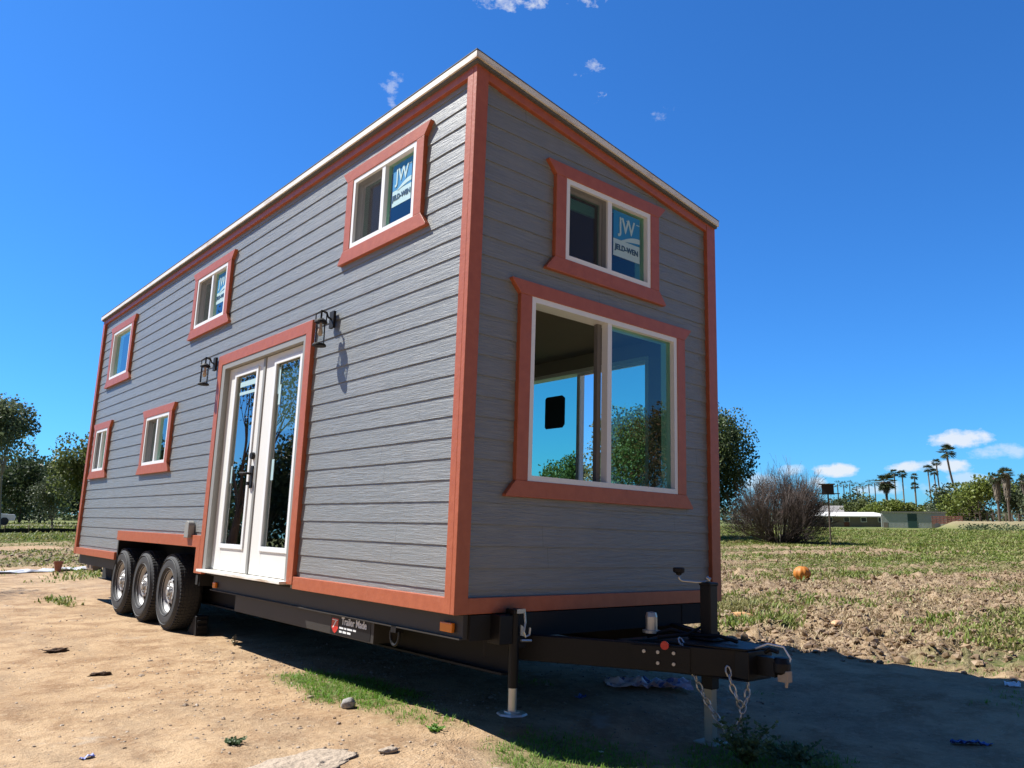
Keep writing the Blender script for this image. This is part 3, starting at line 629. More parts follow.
# scatter meshes: each is one stuff object
def attr_obj(name,vs,fs,rn,mat,parent=None):
    me=bpy.data.meshes.new(name); me.from_pydata(vs,[],fs); me.materials.append(mat)
    at=me.attributes.new('rnd','FLOAT','FACE'); at.data.foreach_set('value',rn)
    o=bpy.data.objects.new(name,me); COL.objects.link(o)
    if parent: o.parent=parent
    return o
def blades(vs,fs,rn,x,y,z,h,n,spread,w):
    for _ in range(n):
        a=random.uniform(0,6.283); l=h*random.uniform(.5,1.1); lean=random.uniform(.2,1.3)*l
        bx=x+random.gauss(0,spread); by=y+random.gauss(0,spread); ca,sa=math.cos(a),math.sin(a)
        b=len(vs); mx=bx+ca*lean*.4; my=by+sa*lean*.4
        vs += [(bx-sa*w,by+ca*w,z),(bx+sa*w,by-ca*w,z),(mx+sa*w*.8,my-ca*w*.8,z+l*.6),(mx-sa*w*.8,my+ca*w*.8,z+l*.6),(bx+ca*lean,by+sa*lean,z+l)]
        fs += [(b,b+1,b+2,b+3),(b+3,b+2,b+4)]; q=random.random(); rn += [q,q]
M['grass']=leaf_mat('grass_blades',(.10,.24,.02),(.19,.36,.04),(.18,.30,.05),.4)
M['drygrass']=leaf_mat('dry_straw',(.32,.25,.13),(.46,.38,.22),(.26,.17,.09),.2)
M['fieldweed']=leaf_mat('field_weeds',(.10,.16,.02),(.22,.26,.05),(.28,.24,.10),.3)
vs,fs,rn=[],[],[]; ds,dfc,drn=[],[],[]
for _ in range(120000):
    x=random.uniform(-1.5,5.2); y=random.uniform(-2.2,5)
    z=zones(x,y)
    if random.random()<z[1]**1.5*.9 and not(z[0]>.6): blades(vs,fs,rn,x,y,height(x,y,z)-.003,random.uniform(.012,.040),3,.012,.0024)
for _ in range(9000):
    x=random.uniform(-1.6,1.5); y=random.uniform(5,16); z=zones(x,y)
    if random.random()<z[1]: blades(vs,fs,rn,x,y,height(x,y,z)-.003,random.uniform(.03,.07),3,.02,.004)
tag(attr_obj('grass',vs,fs,rn,M['grass']),'short bright green grass along the edge of the trailer shadow','grass',kind='stuff')
vs,fs,rn=[],[],[]
for _ in range(85000):
    r=9*math.exp(random.random()*math.log(115/9.)); a=azpx(random.uniform(700,1080)) if random.random()<.85 else azpx(random.uniform(-60,110))
    x=CAM.x+r*math.cos(a); y=CAM.y+r*math.sin(a); z=zones(x,y)
    p=z[1]*(1 if z[2]<.3 else .8)
    if random.random()<p: blades(vs,fs,rn,x,y,height(x,y,z)-.005,random.uniform(.03,.085)*(1+z[2]*1.2+max(0,r-60)*.02)*(.45+1.3*sstep(-.3,.4,fbm(x,y,.15,41.,2))),4,.06+.002*r,.005+.0006*r)
    elif random.random()<.45 and z[0]>.3: blades(ds,dfc,drn,x,y,height(x,y,z)-.005,random.uniform(.02,.06),3,.08,.005+.0002*r)
tag(attr_obj('field_weeds',vs,fs,rn,M['fieldweed']),'green weeds growing over the ploughed field','weeds',kind='stuff')
for _ in range(2200):
    r=random.uniform(5.5,16); a=azpx(random.uniform(740,1060)); x=CAM.x+r*math.cos(a); y=CAM.y+r*math.sin(a); z=zones(x,y)
    if z[0]>.3: blades(ds,dfc,drn,x,y,height(x,y,z)+.0,.05,2,.03,.004)
tag(attr_obj('straw',ds,dfc,drn,M['drygrass']),'dry straw and dead leaves over the ploughed soil','straw',kind='stuff')
# clods
ico=bmesh.new(); bmesh.ops.create_icosphere(ico,subdivisions=1,radius=1); iv=[v.co.copy() for v in ico.verts]; iff=[tuple(v.index for v in f.verts) for f in ico.faces]; ico.free()
def clods(name,label,cat,gen,mat):
    vs,fs,rn=[],[],[]
    for x,y,z,s in gen:
        b=len(vs); q=random.random(); Q=Matrix.Rotation(random.uniform(0,6.28),3,'Z')@Matrix.Rotation(random.uniform(0,3),3,'X'); sx=random.uniform(.6,1.3);sz=random.uniform(.4,.9)
        for v in iv:
            w=Q@(v*(random.uniform(.75,1.25))); vs.append((x+w.x*s*sx,y+w.y*s,z+w.z*s*sz))
        for f in iff: fs.append(tuple(i+b for i in f)); rn.append(q)
    return tag(attr_obj(name,vs,fs,rn,mat),label,cat,kind='stuff')
M['clod']=leaf_mat('soil_clods',(.11,.068,.038),(.32,.22,.125),(.22,.15,.085),0)
def g1():
    for _ in range(15000):
        r=5.2*math.exp(random.random()*math.log(34/5.2)); a=azpx(random.uniform(712,1070)); x=CAM.x+r*math.cos(a); y=CAM.y+r*math.sin(a); z=zones(x,y)
        if random.random()<z[0]*(1-.75*z[1]): yield x,y,height(x,y,z),random.uniform(.008,.034)*(1.9 if random.random()<.12 else 1)
    for _ in range(3000):
        r=random.uniform(18,32); a=azpx(random.uniform(-50,110)); x=CAM.x+r*math.cos(a); y=CAM.y+r*math.sin(a); z=zones(x,y)
        if z[0]>.3 and random.random()<.35: yield x,y,height(x,y,z),random.uniform(.02,.06)
clods('soil_clods','brown clods of ploughed soil','soil clods',g1(),M['clod'])
M['pebble']=leaf_mat('pebbles',(.20,.13,.08),(.42,.34,.26),(.30,.24,.18),0)
def g2():
    for _ in range(9000):
        x=random.uniform(-3,2.5); y=random.uniform(-1.6,9)*(1 if random.random()<.4 else .45); d=random.random()
        k=sstep(-.2,.5,fbm(x,y,.8,12.,2))
        if random.random()<(.12+.88*k)*(.25+.75*sstep(-1.9,-.6,x)): yield x,y,height(x,y)+.001,random.uniform(.003,.011)*(2 if random.random()<.05 else 1)
clods('pebbles','small pebbles and soil crumbs on the tan dirt','pebbles',g2(),M['pebble'])

# ------------------------------------------------------------------ loose things near the trailer
def lump(name,label,cat,x,y,s,mat,sc=(1,1,.6),sub=3,amp=.25,fr=2.,group=None,rz=0,sink=.3):
    b=bmesh.new(); bmesh.ops.create_icosphere(b,subdivisions=sub,radius=1)
    o=random.uniform(0,50)
    for v in b.verts:
        n=noise.noise(v.co*fr+Vector((o,o,0)))+.5*noise.noise(v.co*fr*2.3+Vector((0,o,o))); v.co=v.co*(1+amp*n); v.co=Vector((v.co.x*sc[0]*s,v.co.y*sc[1]*s,v.co.z*sc[2]*s))
    me=bpy.data.meshes.new(name); b.to_mesh(me); b.free(); me.materials.append(mat)
    me.polygons.foreach_set('use_smooth',[True]*len(me.polygons))
    ob=bpy.data.objects.new(name,me); COL.objects.link(ob); ob.location=(x,y,height(x,y)+s*sc[2]*(1-sink)); ob.rotation_euler=(0,0,rz); return tag(ob,label,cat,group)
M['clay']=simple('dark_clay',(.085,.052,.035),.95,0,.5,20,1.,.02,.2)
M['stone']=simple('grey_stone',(.30,.28,.26),.85,0,.3,15,.5,.01)
M['concrete']=simple('pale_concrete',(.36,.29,.22),.9,0,.4,12,.9,.03,.2,25)
lump('dirt_clod','dark clod of dirt lying farther left on the bare dirt','clod',-1.10,4.37,.07,M['clay'],(1.2,.8,.25),amp=.7,fr=2.6,sink=.35)
lump('stick_clump','dark flat clump of twigs and dirt nearer the camera on bare dirt','clod',-1.07,3.03,.055,M['clay'],(1.3,.6,.25),amp=.8,fr=3.,sink=.35)
lump('stone','grey round stone beside the green grass strip','stone',-.10,.98,.045,M['stone'],(1,1,.8))
lump('concrete_lump','pale flat concrete lump at the bottom left of the trailer shadow','concrete',-.87,.05,.22,M['concrete'],(1.15,.75,.05),amp=.35,fr=1.8,sub=4,sink=.5)
lump('concrete_lump','small white concrete lump at the bottom edge just left of the shadow','concrete',-.17,-.60,.055,M['concrete'],(1,.8,.5))
lump('concrete_lump','tiny pale rock on the dirt between grass and trailer shadow','concrete',-.42,-.02,.04,M['concrete'],(1.4,.8,.4))
# plank under tongue jack
pc=HM@Vector((jx,jy,-.718))
pk=MB(); pk.box(-.20,.12,-.10,.10,0,.035); pk.box(-.10,.14,-.12,.06,.037,.047)
o=obj('timber_plank',pk,simple('grey_plank',(.30,.29,.26),.8,0,.2,20,.4,.01),bevel=.004); o.location=(pc.x-.01,pc.y-.02,pc.z-.042); o.rotation_euler=(0,TH,R(35)); tag(o,'grey weathered board under the leg of the tongue jack','plank')
# wheel chock
def chock(x,y,rz):
    c=MB(); c.prism([(-.12,0),(.12,0),(.12,.05),(.10,.19),(.06,.20),(-.05,.09),(-.12,.03)],-.06,.06,lambda p: Vector((p.x,p.z,p.y)))
    for k in range(3): c.box(.115,.128,-.05,.05,.03+.05*k,.055+.05*k)
    o=obj('wheel_chock',c,M['lampblack'],bevel=.006); o.location=(x,y,height(x,y)-.005); o.rotation_euler=(0,0,rz); return o
tag(chock(.22,4.66,R(-90)),'black rubber wheel chock against the front of the nearest wheel','wheel chock')
# timber cribbing under the rear
def crib(x,y,label,n):
    root=thing('timber_block',label,'timber block',(x,y,0))
    for k in range(n):
        for s in (-1,1):
            c=MB()
            if k%2: c.box(-.30,.30,-.09,.09,0,.135)
            else: c.box(-.09,.09,-.30,.30,0,.135)
            b=obj('timber',c,M['wood'],root,bevel=.008); b.location=((0,s*.17,.005+k*.137) if k%2 else (s*.17,0,.005+k*.137))
    return root
crib(1.95,15.6,'stack of brown timber blocks on the ground behind the trailer rear',4)
# litter
def sheet(name,label,cat,x,y,w,h,rz,mat,lift=.06,n=14,fr=3.,amp=1.):
    m=MB(); o=random.uniform(0,30)
    vs=[]
    for i in range(n+1):
        for j in range(n+1):
            u=(i/n-.5)*w; v=(j/n-.5)*h; q=abs(noise.noise(Vector((u*fr/ max(w,.2)*2+o,v*fr/max(h,.1)*1.2,o))))*lift*2*amp+lift*.2
            vs.append((u+noise.noise(Vector((u*5,v*5,o)))*.05*w,v+noise.noise(Vector((u*5+9,v*5,o)))*.08*h,q))
    fs=[(i*(n+1)+j,(i+1)*(n+1)+j,(i+1)*(n+1)+j+1,i*(n+1)+j+1) for i in range(n) for j in range(n)]
    m.raw(vs,fs); ob=obj(name,m,mat,normals=False); ob.location=(x,y,height(x,y)); ob.rotation_euler=(0,0,rz); ob.modifiers.new('thickness','SOLIDIFY').thickness=.003
    return tag(ob,label,cat)
t=NT('printed_plastic'); v=t.oc(); c=t.mix(t.ramp(t.noise(v,5,3),[(.45,0),(.5,1)]),(.62,.62,.66),(.56,.42,.46)); c=t.mix(t.ramp(t.noise(v,14,3),[(.58,0),(.6,1)]),c,(.12,.16,.35)); t.bsdf(c,.5); M['bag']=t.m
sheet('plastic_bag','crumpled white and pink printed plastic bag under the trailer tongue','plastic bag',1.95,.22,.62,.26,R(-45),M['bag'],.05)
M['bluetarp']=simple('blue_plastic',(.02,.07,.30),.5,0,.2)
sheet('plastic_scrap','blue plastic scrap on the shaded ground at the far right','plastic scrap',2.42,-1.80,.22,.05,R(-50),M['bluetarp'],.02)
sheet('paper_scrap','white paper scrap at the right edge of the house shadow','paper scrap',4.02,-1.52,.14,.10,.3,M['white'],.02)
sheet('wrapper','small blue and white wrapper on bare dirt at bottom left','wrapper',-1.65,.83,.07,.03,.4,simple('wrapper_blue',(.25,.30,.65),.5),.012,6)
sheet('paper_scrap','tiny white scrap between the stabiliser jack and the tongue jack','paper scrap',.62,-.55,.03,.02,.4,M['white'],.01,5)
sheet('white_tarp','long flat white tarp on the ground left of the trailer rear','tarp',.6,15.9,2.3,.55,R(8),simple('white_tarp_plastic',(.55,.56,.58),.5),.05)
sheet('plastic_scrap','small blue scrap in the shade under the tongue','plastic scrap',1.28,.25,.07,.05,R(10),M['bluetarp'],.02,6)
# plant pot
pt=MB(); pt.lathe([(0,.02),(.055,.0),(.082,.19),(.095,.19),(.095,.23),(.078,.23),(.07,.10),(0,.10)],Matrix.Identity(4),20); o=obj('plant_pot',pt,simple('terracotta_pot',(.28,.11,.07),.8),smooth=False); o.location=(1.03,15.35,.0); tag(o,'reddish brown plant pot standing beside the flat white tarp','plant pot')
# pumpkin
pr=thing('pumpkin','ripe orange pumpkin lying in the ploughed field','pumpkin',(12.38,4.85,height(12.38,4.85)-.02))
b=MB(); n=48; prof=[(.0,.03)]+[(.23*math.sin(R(a)),.165-.165*math.cos(R(a))*(1 if a<90 else .95)) for a in range(12,172,10)]+[(.0,.29)]
vs=[];
for i,(r,h) in enumerate(prof):
    for k in range(n):
        a=2*math.pi*k/n; q=r*(1-.10*abs(math.cos(a*5.))**5 ) if r>0 else 0; vs.append((q*math.cos(a)*.76,q*math.sin(a)*.76,h*.95))
b.raw(vs,[(i*n+k,i*n+(k+1)%n,(i+1)*n+(k+1)%n,(i+1)*n+k) for i in range(len(prof)-1) for k in range(n)])
obj('flesh',b,simple('pumpkin_skin',(.50,.17,.015),.6,0,.45,4),pr,smooth=True)
b=MB(); b.tube([(0,0,.27),(.01,0,.31),(.03,.01,.34)],[.022,.014,.016],6); obj('stalk',b,simple('pumpkin_stalk',(.16,.14,.05),.8),pr)
lump('squash','long orange and tan squash beside the clods behind the tongue','squash',5.9,2.05,.10,simple('squash_skin',(.60,.33,.14),.5,0,.3,8),(1.9,.6,.6),amp=.12,rz=R(-40))
lump('squash','small rotten red squash just right of the long tan one','squash',5.95,1.72,.055,simple('squash_red',(.50,.10,.05),.5,0,.3,8),(1.5,.8,.7),amp=.15)
lump('squash','flat pale orange squash half buried in the clods nearer the shadow','squash',6.1,.9,.08,simple('squash_pale',(.55,.33,.17),.6,0,.3,8),(1.6,.7,.4),amp=.2,rz=.3)

# weeds (leafy plants) things
def plant(name,label,x,y,h,n,spread,ls,mat,group=None):
    root=thing(name,label,'plant',(x,y,height(x,y)-.01),0,group); vs,fs,rn=[],[],[]; st=MB()
    for i in range(n):
        a=random.uniform(0,6.283); l=h*random.uniform(.4,1.0); sp=spread*random.uniform(.2,1)
        pts=[Vector((0,0,0)),Vector((math.cos(a)*sp*.5,math.sin(a)*sp*.5,l*.6)),Vector((math.cos(a)*sp,math.sin(a)*sp,l*.9))]
        st.tube(pts,[.003,.002,.001],4)
        for k in range(14):
            f=random.uniform(.2,1); p=pts[0].lerp(pts[1],f*2) if f<.5 else pts[1].lerp(pts[2],f*2-1)
            q=random.uniform(0,6.28); d=Vector((math.cos(q),math.sin(q),random.uniform(-.2,.7))).normalized(); s=d.orthogonal().normalized()*ls*.3; L_=ls*random.uniform(.6,1.2)
            b=len(vs); vs+= [p,p+d*L_*.5+s,p+d*L_,p+d*L_*.5-s]; fs.append((b,b+1,b+2,b+3)); rn.append(random.random())
    obj('stem',st,mat,root); attr_obj('foliage',[tuple(v) for v in vs],fs,rn,mat,root); return root
M['weed']=leaf_mat('weed_leaves',(.05,.09,.03),(.12,.18,.07),(.09,.14,.06),.3)
plant('leafy_weed','bushy grey green weed growing beside the tongue jack leg',1.10,-1.16,.27,40,.17,.032,M['weed'])
plant('leafy_weed','low green weed under the front of the tongue right of the jack board',1.32,-1.32,.12,30,.22,.03,M['weed'])
plant('leafy_weed','small grey green weed tuft alone on the bare dirt at bottom left',-1.0,.60,.05,26,.07,.018,M['weed'])
plant('leafy_weed','small green weed at the lower end of the grass strip',.02,.18,.05,22,.06,.018,M['grass'])
plant('leafy_weed','dry little stalk at the edge of shade by the front wheel',.25,3.75,.11,6,.05,.02,M['drygrass'])

# ------------------------------------------------------------------ trees
def leafcloud(pts,ls,drop=0.,dens=1,flat=0):
    vs,fs,rn=[],[],[]
    for c,rad_,n in pts:
        for _ in range(n):
            while True:
                d=Vector((random.uniform(-1,1),random.uniform(-1,1),random.uniform(-1,1)))
                if d.length<1: break
            d=d*(d.length**-.35 if d.length>.01 else 1)
            p=c+Vector((d.x*rad_[0],d.y*rad_[1],d.z*rad_[2]))
            a=Vector((random.gauss(0,1),random.gauss(0,1),random.gauss(0,1)-drop)).normalized(); s=a.orthogonal().normalized(); s=(s*math.cos(1.)+a.cross(s)*random.uniform(-1,1)).normalized()
            l=ls*random.uniform(.6,1.4); b=len(vs); w=l*.38
            vs+=[tuple(p),tuple(p+a*l*.5+s*w),tuple(p+a*l),tuple(p+a*l*.5-s*w)]; fs.append((b,b+1,b+2,b+3)); rn.append(random.random())
    return vs,fs,rn
def branch(st,p,d,l,r,lev,maxlev,tips,spread,upb,nchild,sides=5):
    n=4; pts=[p]; rs=[r]; q=p.copy(); dd=d.copy()
    for i in range(n):
        dd=(dd+Vector((random.gauss(0,.12),random.gauss(0,.12),random.gauss(0,.08)+upb*.12))).normalized(); q=q+dd*l/n; pts.append(q); rs.append(max(r*(1-.55*(i+1)/n),.007))
    st.tube(pts,rs,max(3,sides),cap=False)
    if lev>=maxlev: tips.append(q); return
    for k in range(nchild):
        f=random.uniform(.45,1.0) if k else 1.0; i=min(n,max(1,int(round(f*n)))); a=random.uniform(0,6.283); o=dd.orthogonal().normalized(); o=Matrix.Rotation(a,3,dd)@o
        nd=(dd+o*spread*random.uniform(.5,1.2)+Vector((0,0,upb*.25))).normalized()
        branch(st,pts[i],nd,l*random.uniform(.55,.8),rs[i]*.7,lev+1,maxlev,tips,spread,upb,nchild,sides-1)
def tree(name,label,x,y,h,mat,bark,ls,nleaf,cw=.5,trunk_f=.35,levels=3,nchild=3,spread=.8,upb=.4,drop=0.,clump=.12,group=None,tr=.018,nt=1,hz=.8,extra=None):
    root=thing(name,label,'tree',(x,y,height(x,y)-.05),0,group); st=MB(); tips=[]
    for k in range(nt):
        a=random.uniform(0,6.28); d=Vector((math.cos(a)*.10*(nt>1)+random.gauss(0,.04),math.sin(a)*.10*(nt>1)+random.gauss(0,.04),1)).normalized()
        top=d*h*trunk_f; st.tube([Vector((0,0,0)),top*.5+Vector((random.gauss(0,.01)*h,0,0)),top],[h*tr*1.25,h*tr,h*tr*.8],8,cap=False)
        for j in range(nchild+2):
            q=2*math.pi*j/(nchild+2)+random.uniform(-.4,.4); nd=Vector((math.cos(q)*spread,math.sin(q)*spread,random.uniform(.5,1.4))).normalized() if j else Vector((0,0,1))
            branch(st,top*random.uniform(.8,1.0),nd,h*(1-trunk_f)*.42,h*tr*.55,1,levels,tips,spread,upb,nchild)
    zmax=max(t_.z for t_ in tips); rx=max(max(abs(t_.x),abs(t_.y)) for t_ in tips)
    fz=(h*(1-clump*.95))/zmax; fx=(h*cw*.92)/max(rx,.1)
    st.v=[(v[0]*fx if v[2]>h*trunk_f*.6 else v[0],v[1]*fx if v[2]>h*trunk_f*.6 else v[1],v[2]*fz) for v in st.v]
    tips=[Vector((t_.x*fx,t_.y*fx,t_.z*fz)) for t_ in tips]
    obj('trunk',st,bark,root,normals=False)
    if nleaf:
        per=max(3,nleaf//len(tips)); cl=[]
        for t_ in tips:
            s=clump*h*random.uniform(.6,1.4); cl.append((t_-Vector((0,0,drop*s*.8)),(s,s,s*(hz+drop*.6)),int(per*random.uniform(.5,1.5))))
        v_,f_,r_=leafcloud(cl,ls,drop); attr_obj('crown',v_,f_,r_,mat,root)
    return root
M['euc']=leaf_mat('eucalyptus_leaves',(.075,.10,.05),(.15,.18,.095),(.11,.135,.07),.4)
M['darkleaf']=leaf_mat('dark_leaves',(.040,.062,.026),(.09,.12,.048),(.06,.085,.036),.3)
M['olive']=leaf_mat('olive_leaves',(.07,.09,.045),(.14,.165,.085),(.10,.12,.06),.2)
M['pepper']=leaf_mat('pepper_leaves',(.045,.075,.025),(.11,.15,.05),(.08,.11,.04),.3)
M['green']=leaf_mat('mid_green_leaves',(.09,.12,.035),(.17,.20,.065),(.13,.15,.05),.35)
M['ygreen']=leaf_mat('yellow_green_leaves',(.10,.14,.02),(.20,.24,.04),(.15,.17,.04),.3)
M['brown']=leaf_mat('brown_leaves',(.16,.09,.04),(.26,.15,.07),(.10,.11,.04),.3)
M['palm']=leaf_mat('palm_fronds',(.03,.05,.018),(.08,.10,.035),(.06,.07,.03),.15)
M['skirt']=leaf_mat('dead_palm_skirt',(.17,.13,.09),(.27,.22,.16),(.20,.16,.12),.1)
M['twig']=leaf_mat('bare_twigs',(.060,.045,.038),(.11,.08,.066),(.08,.058,.05),0)
def hpx(px,r,ytop): return (horizon(px)-ytop)*r/785.95/math.cos(math.atan((px-512)/785.95))*1.0+1.2
# left background
p=place(9,68); tree('eucalyptus_tree','tall open eucalyptus with pale twin trunks at the left edge of the photo',p.x,p.y,hpx(20,68,428),M['euc'],M['barkpale'],.20,8000,.30,.45,3,3,.75,.5,.4,.075,nt=2,tr=.009)
p=place(-22,74); tree('eucalyptus_tree','tall dark eucalyptus partly cut off by the left edge of the photo',p.x,p.y,hpx(0,74,428),M['euc'],M['barkpale'],.22,10000,.32,.35,3,3,.8,.5,.4,.09)
for i,(px,r,yt,lab,m_) in enumerate([(48,125,458,'dense dark round tree behind and right of the eucalyptus','darkleaf'),(5,130,450,'dense dark broad tree directly behind the eucalyptus trunks','darkleaf'),(28,118,462,'low wide dark tree between the two darker masses at far left','darkleaf'),(92,118,484,'dark green tree mass just left of the house corner','darkleaf')]):
    p=place(px,r); tree('dark_tree',lab,p.x,p.y,hpx(px,r,yt)*.88,M[m_],M['bark'],.40,6500,.58,.15,3,3,.9,.2,.2,.17,group=None,hz=1.)
p=place(60,84); tree('olive_tree','small grey green olive bush standing alone near the house corner',p.x,p.y,hpx(60,84,485),M['olive'],M['bark'],.16,6000,.46,.15,3,3,.9,.2,.3,.16,hz=1.1)
p=place(104,62); tree('pepper_tree','feathery green pepper tree half hidden behind the rear corner of the house',p.x,p.y,hpx(90,62,446),M['green'],M['bark'],.20,9000,.36,.2,3,3,.8,.3,.9,.12)
# right background
p=place(688,50); tree('pepper_tree','big dark weeping pepper tree right behind the right corner of the house',p.x,p.y,hpx(688,50,398),M['pepper'],M['bark'],.15,60000,.36,.22,3,4,.85,.2,1.2,.12,hz=1.2)
p=place(640,46); tree('pepper_tree','broad green tree hidden behind the house and seen through its big front window',p.x,p.y,hpx(640,46,402),M['green'],M['bark'],.16,14000,.50,.2,3,4,.8,.3,.6,.11)
p=place(566,52); tree('pepper_tree','smaller green tree seen through the left pane of the big front window',p.x,p.y,hpx(566,52,450),M['green'],M['bark'],.16,8000,.45,.2,3,3,.8,.3,.4,.12)
# bare bush
p=place(776,43); root=thing('bare_bush','wide leafless brown bush with a dense tangle of twigs at the field edge','bush',(p.x,p.y,-.03)); st=MB(); tips=[]
for k in range(150):
    a=random.uniform(0,6.283); e=random.uniform(.12,1.45); d=Vector((math.cos(a)*math.cos(e),math.sin(a)*math.cos(e),math.sin(e)))
    branch(st,Vector((math.cos(a)*.5,math.sin(a)*.5,0)),d,1.75,.04,0,3,tips,.55,.25,4,4)
zm=sorted(t_.z for t_ in tips)[int(len(tips)*.985)]; xm=sorted(abs(t_.x) for t_ in tips)[int(len(tips)*.97)]
st.v=[(v[0]*2.45/xm,v[1]*2.3/xm,max(v[2],.0)*3.75/zm) for v in st.v]
st.v=[(v[0]*(1+.18*noise.noise(Vector((v[0],v[1],v[2]))*.5)),v[1],v[2]*(.92+.30*noise.noise(Vector((v[0]*.7,v[1]*.7,3.))))) for v in st.v]
sg=obj('twigs',st,M['twig'],root,normals=False); at=sg.data.attributes.new('rnd','FLOAT','FACE'); at.data.foreach_set('value',[random.random() for _ in range(len(sg.data.polygons))])
# owl box on a pole
p=place(826,40.5); ob=thing('bird_box','dark wooden owl box on a thin tall pole in the field','bird box',(p.x,p.y,0),azpx(826))
b=MB(); b.tube([(0,0,-.1),(0,0,2.40)],.035,8); obj('pole',b,M['bark'],ob)
b=MB(); b.box(-.25,.25,-.27,.27,2.40,2.86); bx_=obj('nest_box',b,simple('dark_box_wood',(.03,.022,.018),.9),ob)
b=MB(); b.box(-.32,.32,-.33,.38,2.862,2.90); obj('lid',b,M['bark'],bx_)
b=MB(); b.box(-.10,.10,-.52,-.272,2.42,2.46); b.tube([(0,-.46,2.43),(0,-.46,2.2)],.015,6); obj('perch',b,M['bark'],bx_); b=MB(); b.tube([(0,.40,2.43),(0,.40,2.2)],.015,6); b.box(-.10,.10,.272,.45,2.42,2.46); obj('perch',b,M['bark'],bx_)
# palms
def palm(name,label,px,r,ytop,crown,skirt=0.,lean=0.,group=None,n=60,tw=.22,nb=11):
    crown*=.78; tw*=.8; lab_=0
    p=place(px,r); h=hpx(px,r,ytop); root=thing(name,label,'palm tree',(p.x,p.y,-.1),0,group)
    hh=h-crown*.55; st=MB(); side=Vector((rt.x,rt.y,0)).normalized()
    pts=[Vector((0,0,hh*k/8))+side*lean*(1-((k/8)))**1.5 for k in range(9)]; st.tube(pts,[tw*1.3]+[tw]*7+[tw*.9],8)
    obj('trunk',st,M['barkpale'] if tw<.2 else M['bark'],root,normals=False); top=pts[-1]
    vs,fs,rn=[],[],[]
    for k in range(n):
        a=random.uniform(0,6.283); e=random.uniform(-.9,1.35); d=Vector((math.cos(a)*math.cos(e),math.sin(a)*math.cos(e),math.sin(e))); L_=crown*random.uniform(.75,1.05)
        c=top+d*L_*.45; sd=d.cross(Vector((0,0,1))).normalized()
        for j in range(nb):
            q=(j/(nb-1)-.5)*2.3; bd=(d*math.cos(q)+sd*math.sin(q)).normalized(); tip=c+bd*L_*.55-Vector((0,0,L_*.12)); w=sd.cross(bd).cross(bd)
            w=(Matrix.Rotation(random.uniform(0,3.14),3,bd)@bd.orthogonal().normalized())*L_*.03; b=len(vs); mid=c.lerp(tip,.5); vs+=[tuple(c),tuple(mid+w),tuple(tip),tuple(mid-w)]; fs.append((b,b+1,b+2,b+3)); rn.append(random.random())
    attr_obj('crown',vs,fs,rn,M['palm'],root)
    if skirt:
        vs,fs,rn=[],[],[]
        for k in range(700):
            a=random.uniform(0,6.283); z=random.uniform(-skirt,0.2); w_=crown*.42*(.35+.65*(1+z/skirt))*random.uniform(.5,1); q=top+Vector((math.cos(a)*w_,math.sin(a)*w_,z)); d=Vector((math.cos(a)*.25,math.sin(a)*.25,-1))*random.uniform(.5,1.1); s=Vector((-math.sin(a),math.cos(a),0))*.12
            b=len(vs); vs+=[tuple(q-s),tuple(q+s),tuple(q+d)]; fs.append((b,b+1,b+2)); rn.append(random.random())
        attr_obj('dead_skirt',vs,fs,rn,M['skirt'],root)
G='palm trees on the skyline beyond the field'
palm('palm_tree','tallest slim palm with a ragged crown above the pale shed',947,205,464,3.1,0,3.2,None,60,.28)
palm('palm_tree','slim palm with small round crown, nearest left of the tallest palm',936,230,474,1.9,0,.9)
palm('palm_tree','shorter slim palm between two taller slim palms left of the tallest one',933,240,481,1.9,0,.6)
palm('palm_tree','slim palm at the left of the close group of three left of the tallest palm',927,230,478,1.9,0,.6)
palm('palm_tree','thin palm with crown at mid height right of the pair beside the stout palm',913,240,484,1.6,0)
palm('palm_tree','shortest thin palm, its crown just under that of a taller one',912.6,220,491,1.6,0,0)
palm('palm_tree','right palm of the pair standing just right of the stout bushy palm',901,230,481,1.9,0,0)
palm('palm_tree','left palm of the pair standing just right of the stout bushy palm',893,230,480,1.9,0,0)
palm('palm_tree','stout bushy palm with a wide crown above the yellow green trees',884,190,484,3.4,1.8,0,None,70,.35)
palm('palm_tree','stout palm with a long pale dead skirt, left one of the shaggy pair',994,150,487,1.8,2.9,0,None,55,.25)
palm('palm_tree','stout palm with a long pale dead skirt, right one of the shaggy pair',1004,147,484,1.9,3.3,0,None,60,.25)
for k,px in enumerate((836,842,848,855,861,867,873)):
    o=palm('palm_tree','small distant palm in the even row above the dark tree left of the stout palm',px,330,487+random.uniform(0,2.5),2.6,0,0,'small palms in the distant row',26,.25,5)
palm('palm_tree','short palm with dry fronds at the right edge of the photo',1022,160,490,2.0,1.2,0,None,50,.3)
# far trees
T_=[(845,190,494,'darkleaf',.62,'dark rounded tree behind the low white roofed house'),(862,185,497,'green',.6,'mid green tree right of the dark rounded one behind the low house'),(829,210,503,'darkleaf',.7,'low dark tree beside the owl box pole on the skyline'),(878,175,503,'ygreen',.7,'yellow green bush in front of the stout bushy palm'),(896,180,504,'ygreen',.8,'yellow green bush behind the left end of the shed'),(912,205,505,'green',.8,'low green tree behind the middle of the shed'),(925,210,506,'darkleaf',.8,'low dark tree behind the right half of the shed'),(938,200,503,'olive',.8,'grey green low tree right behind the end of the shed'),(950,185,496,'darkleaf',.55,'dark tree at the foot of the tallest palm'),(963,185,503,'green',.7,'low green tree between the tallest palm and the bright tree'),(975,170,490,'ygreen',.62,'broad bright yellow green tree at the right of the skyline'),(987,175,494,'green',.6,'green tree just left of the shaggy palm pair'),(1014,175,495,'darkleaf',.7,'dark sparse tree right of the shaggy palm pair'),(1030,170,497,'olive',.7,'grey tree cut by the right edge of the photo')]
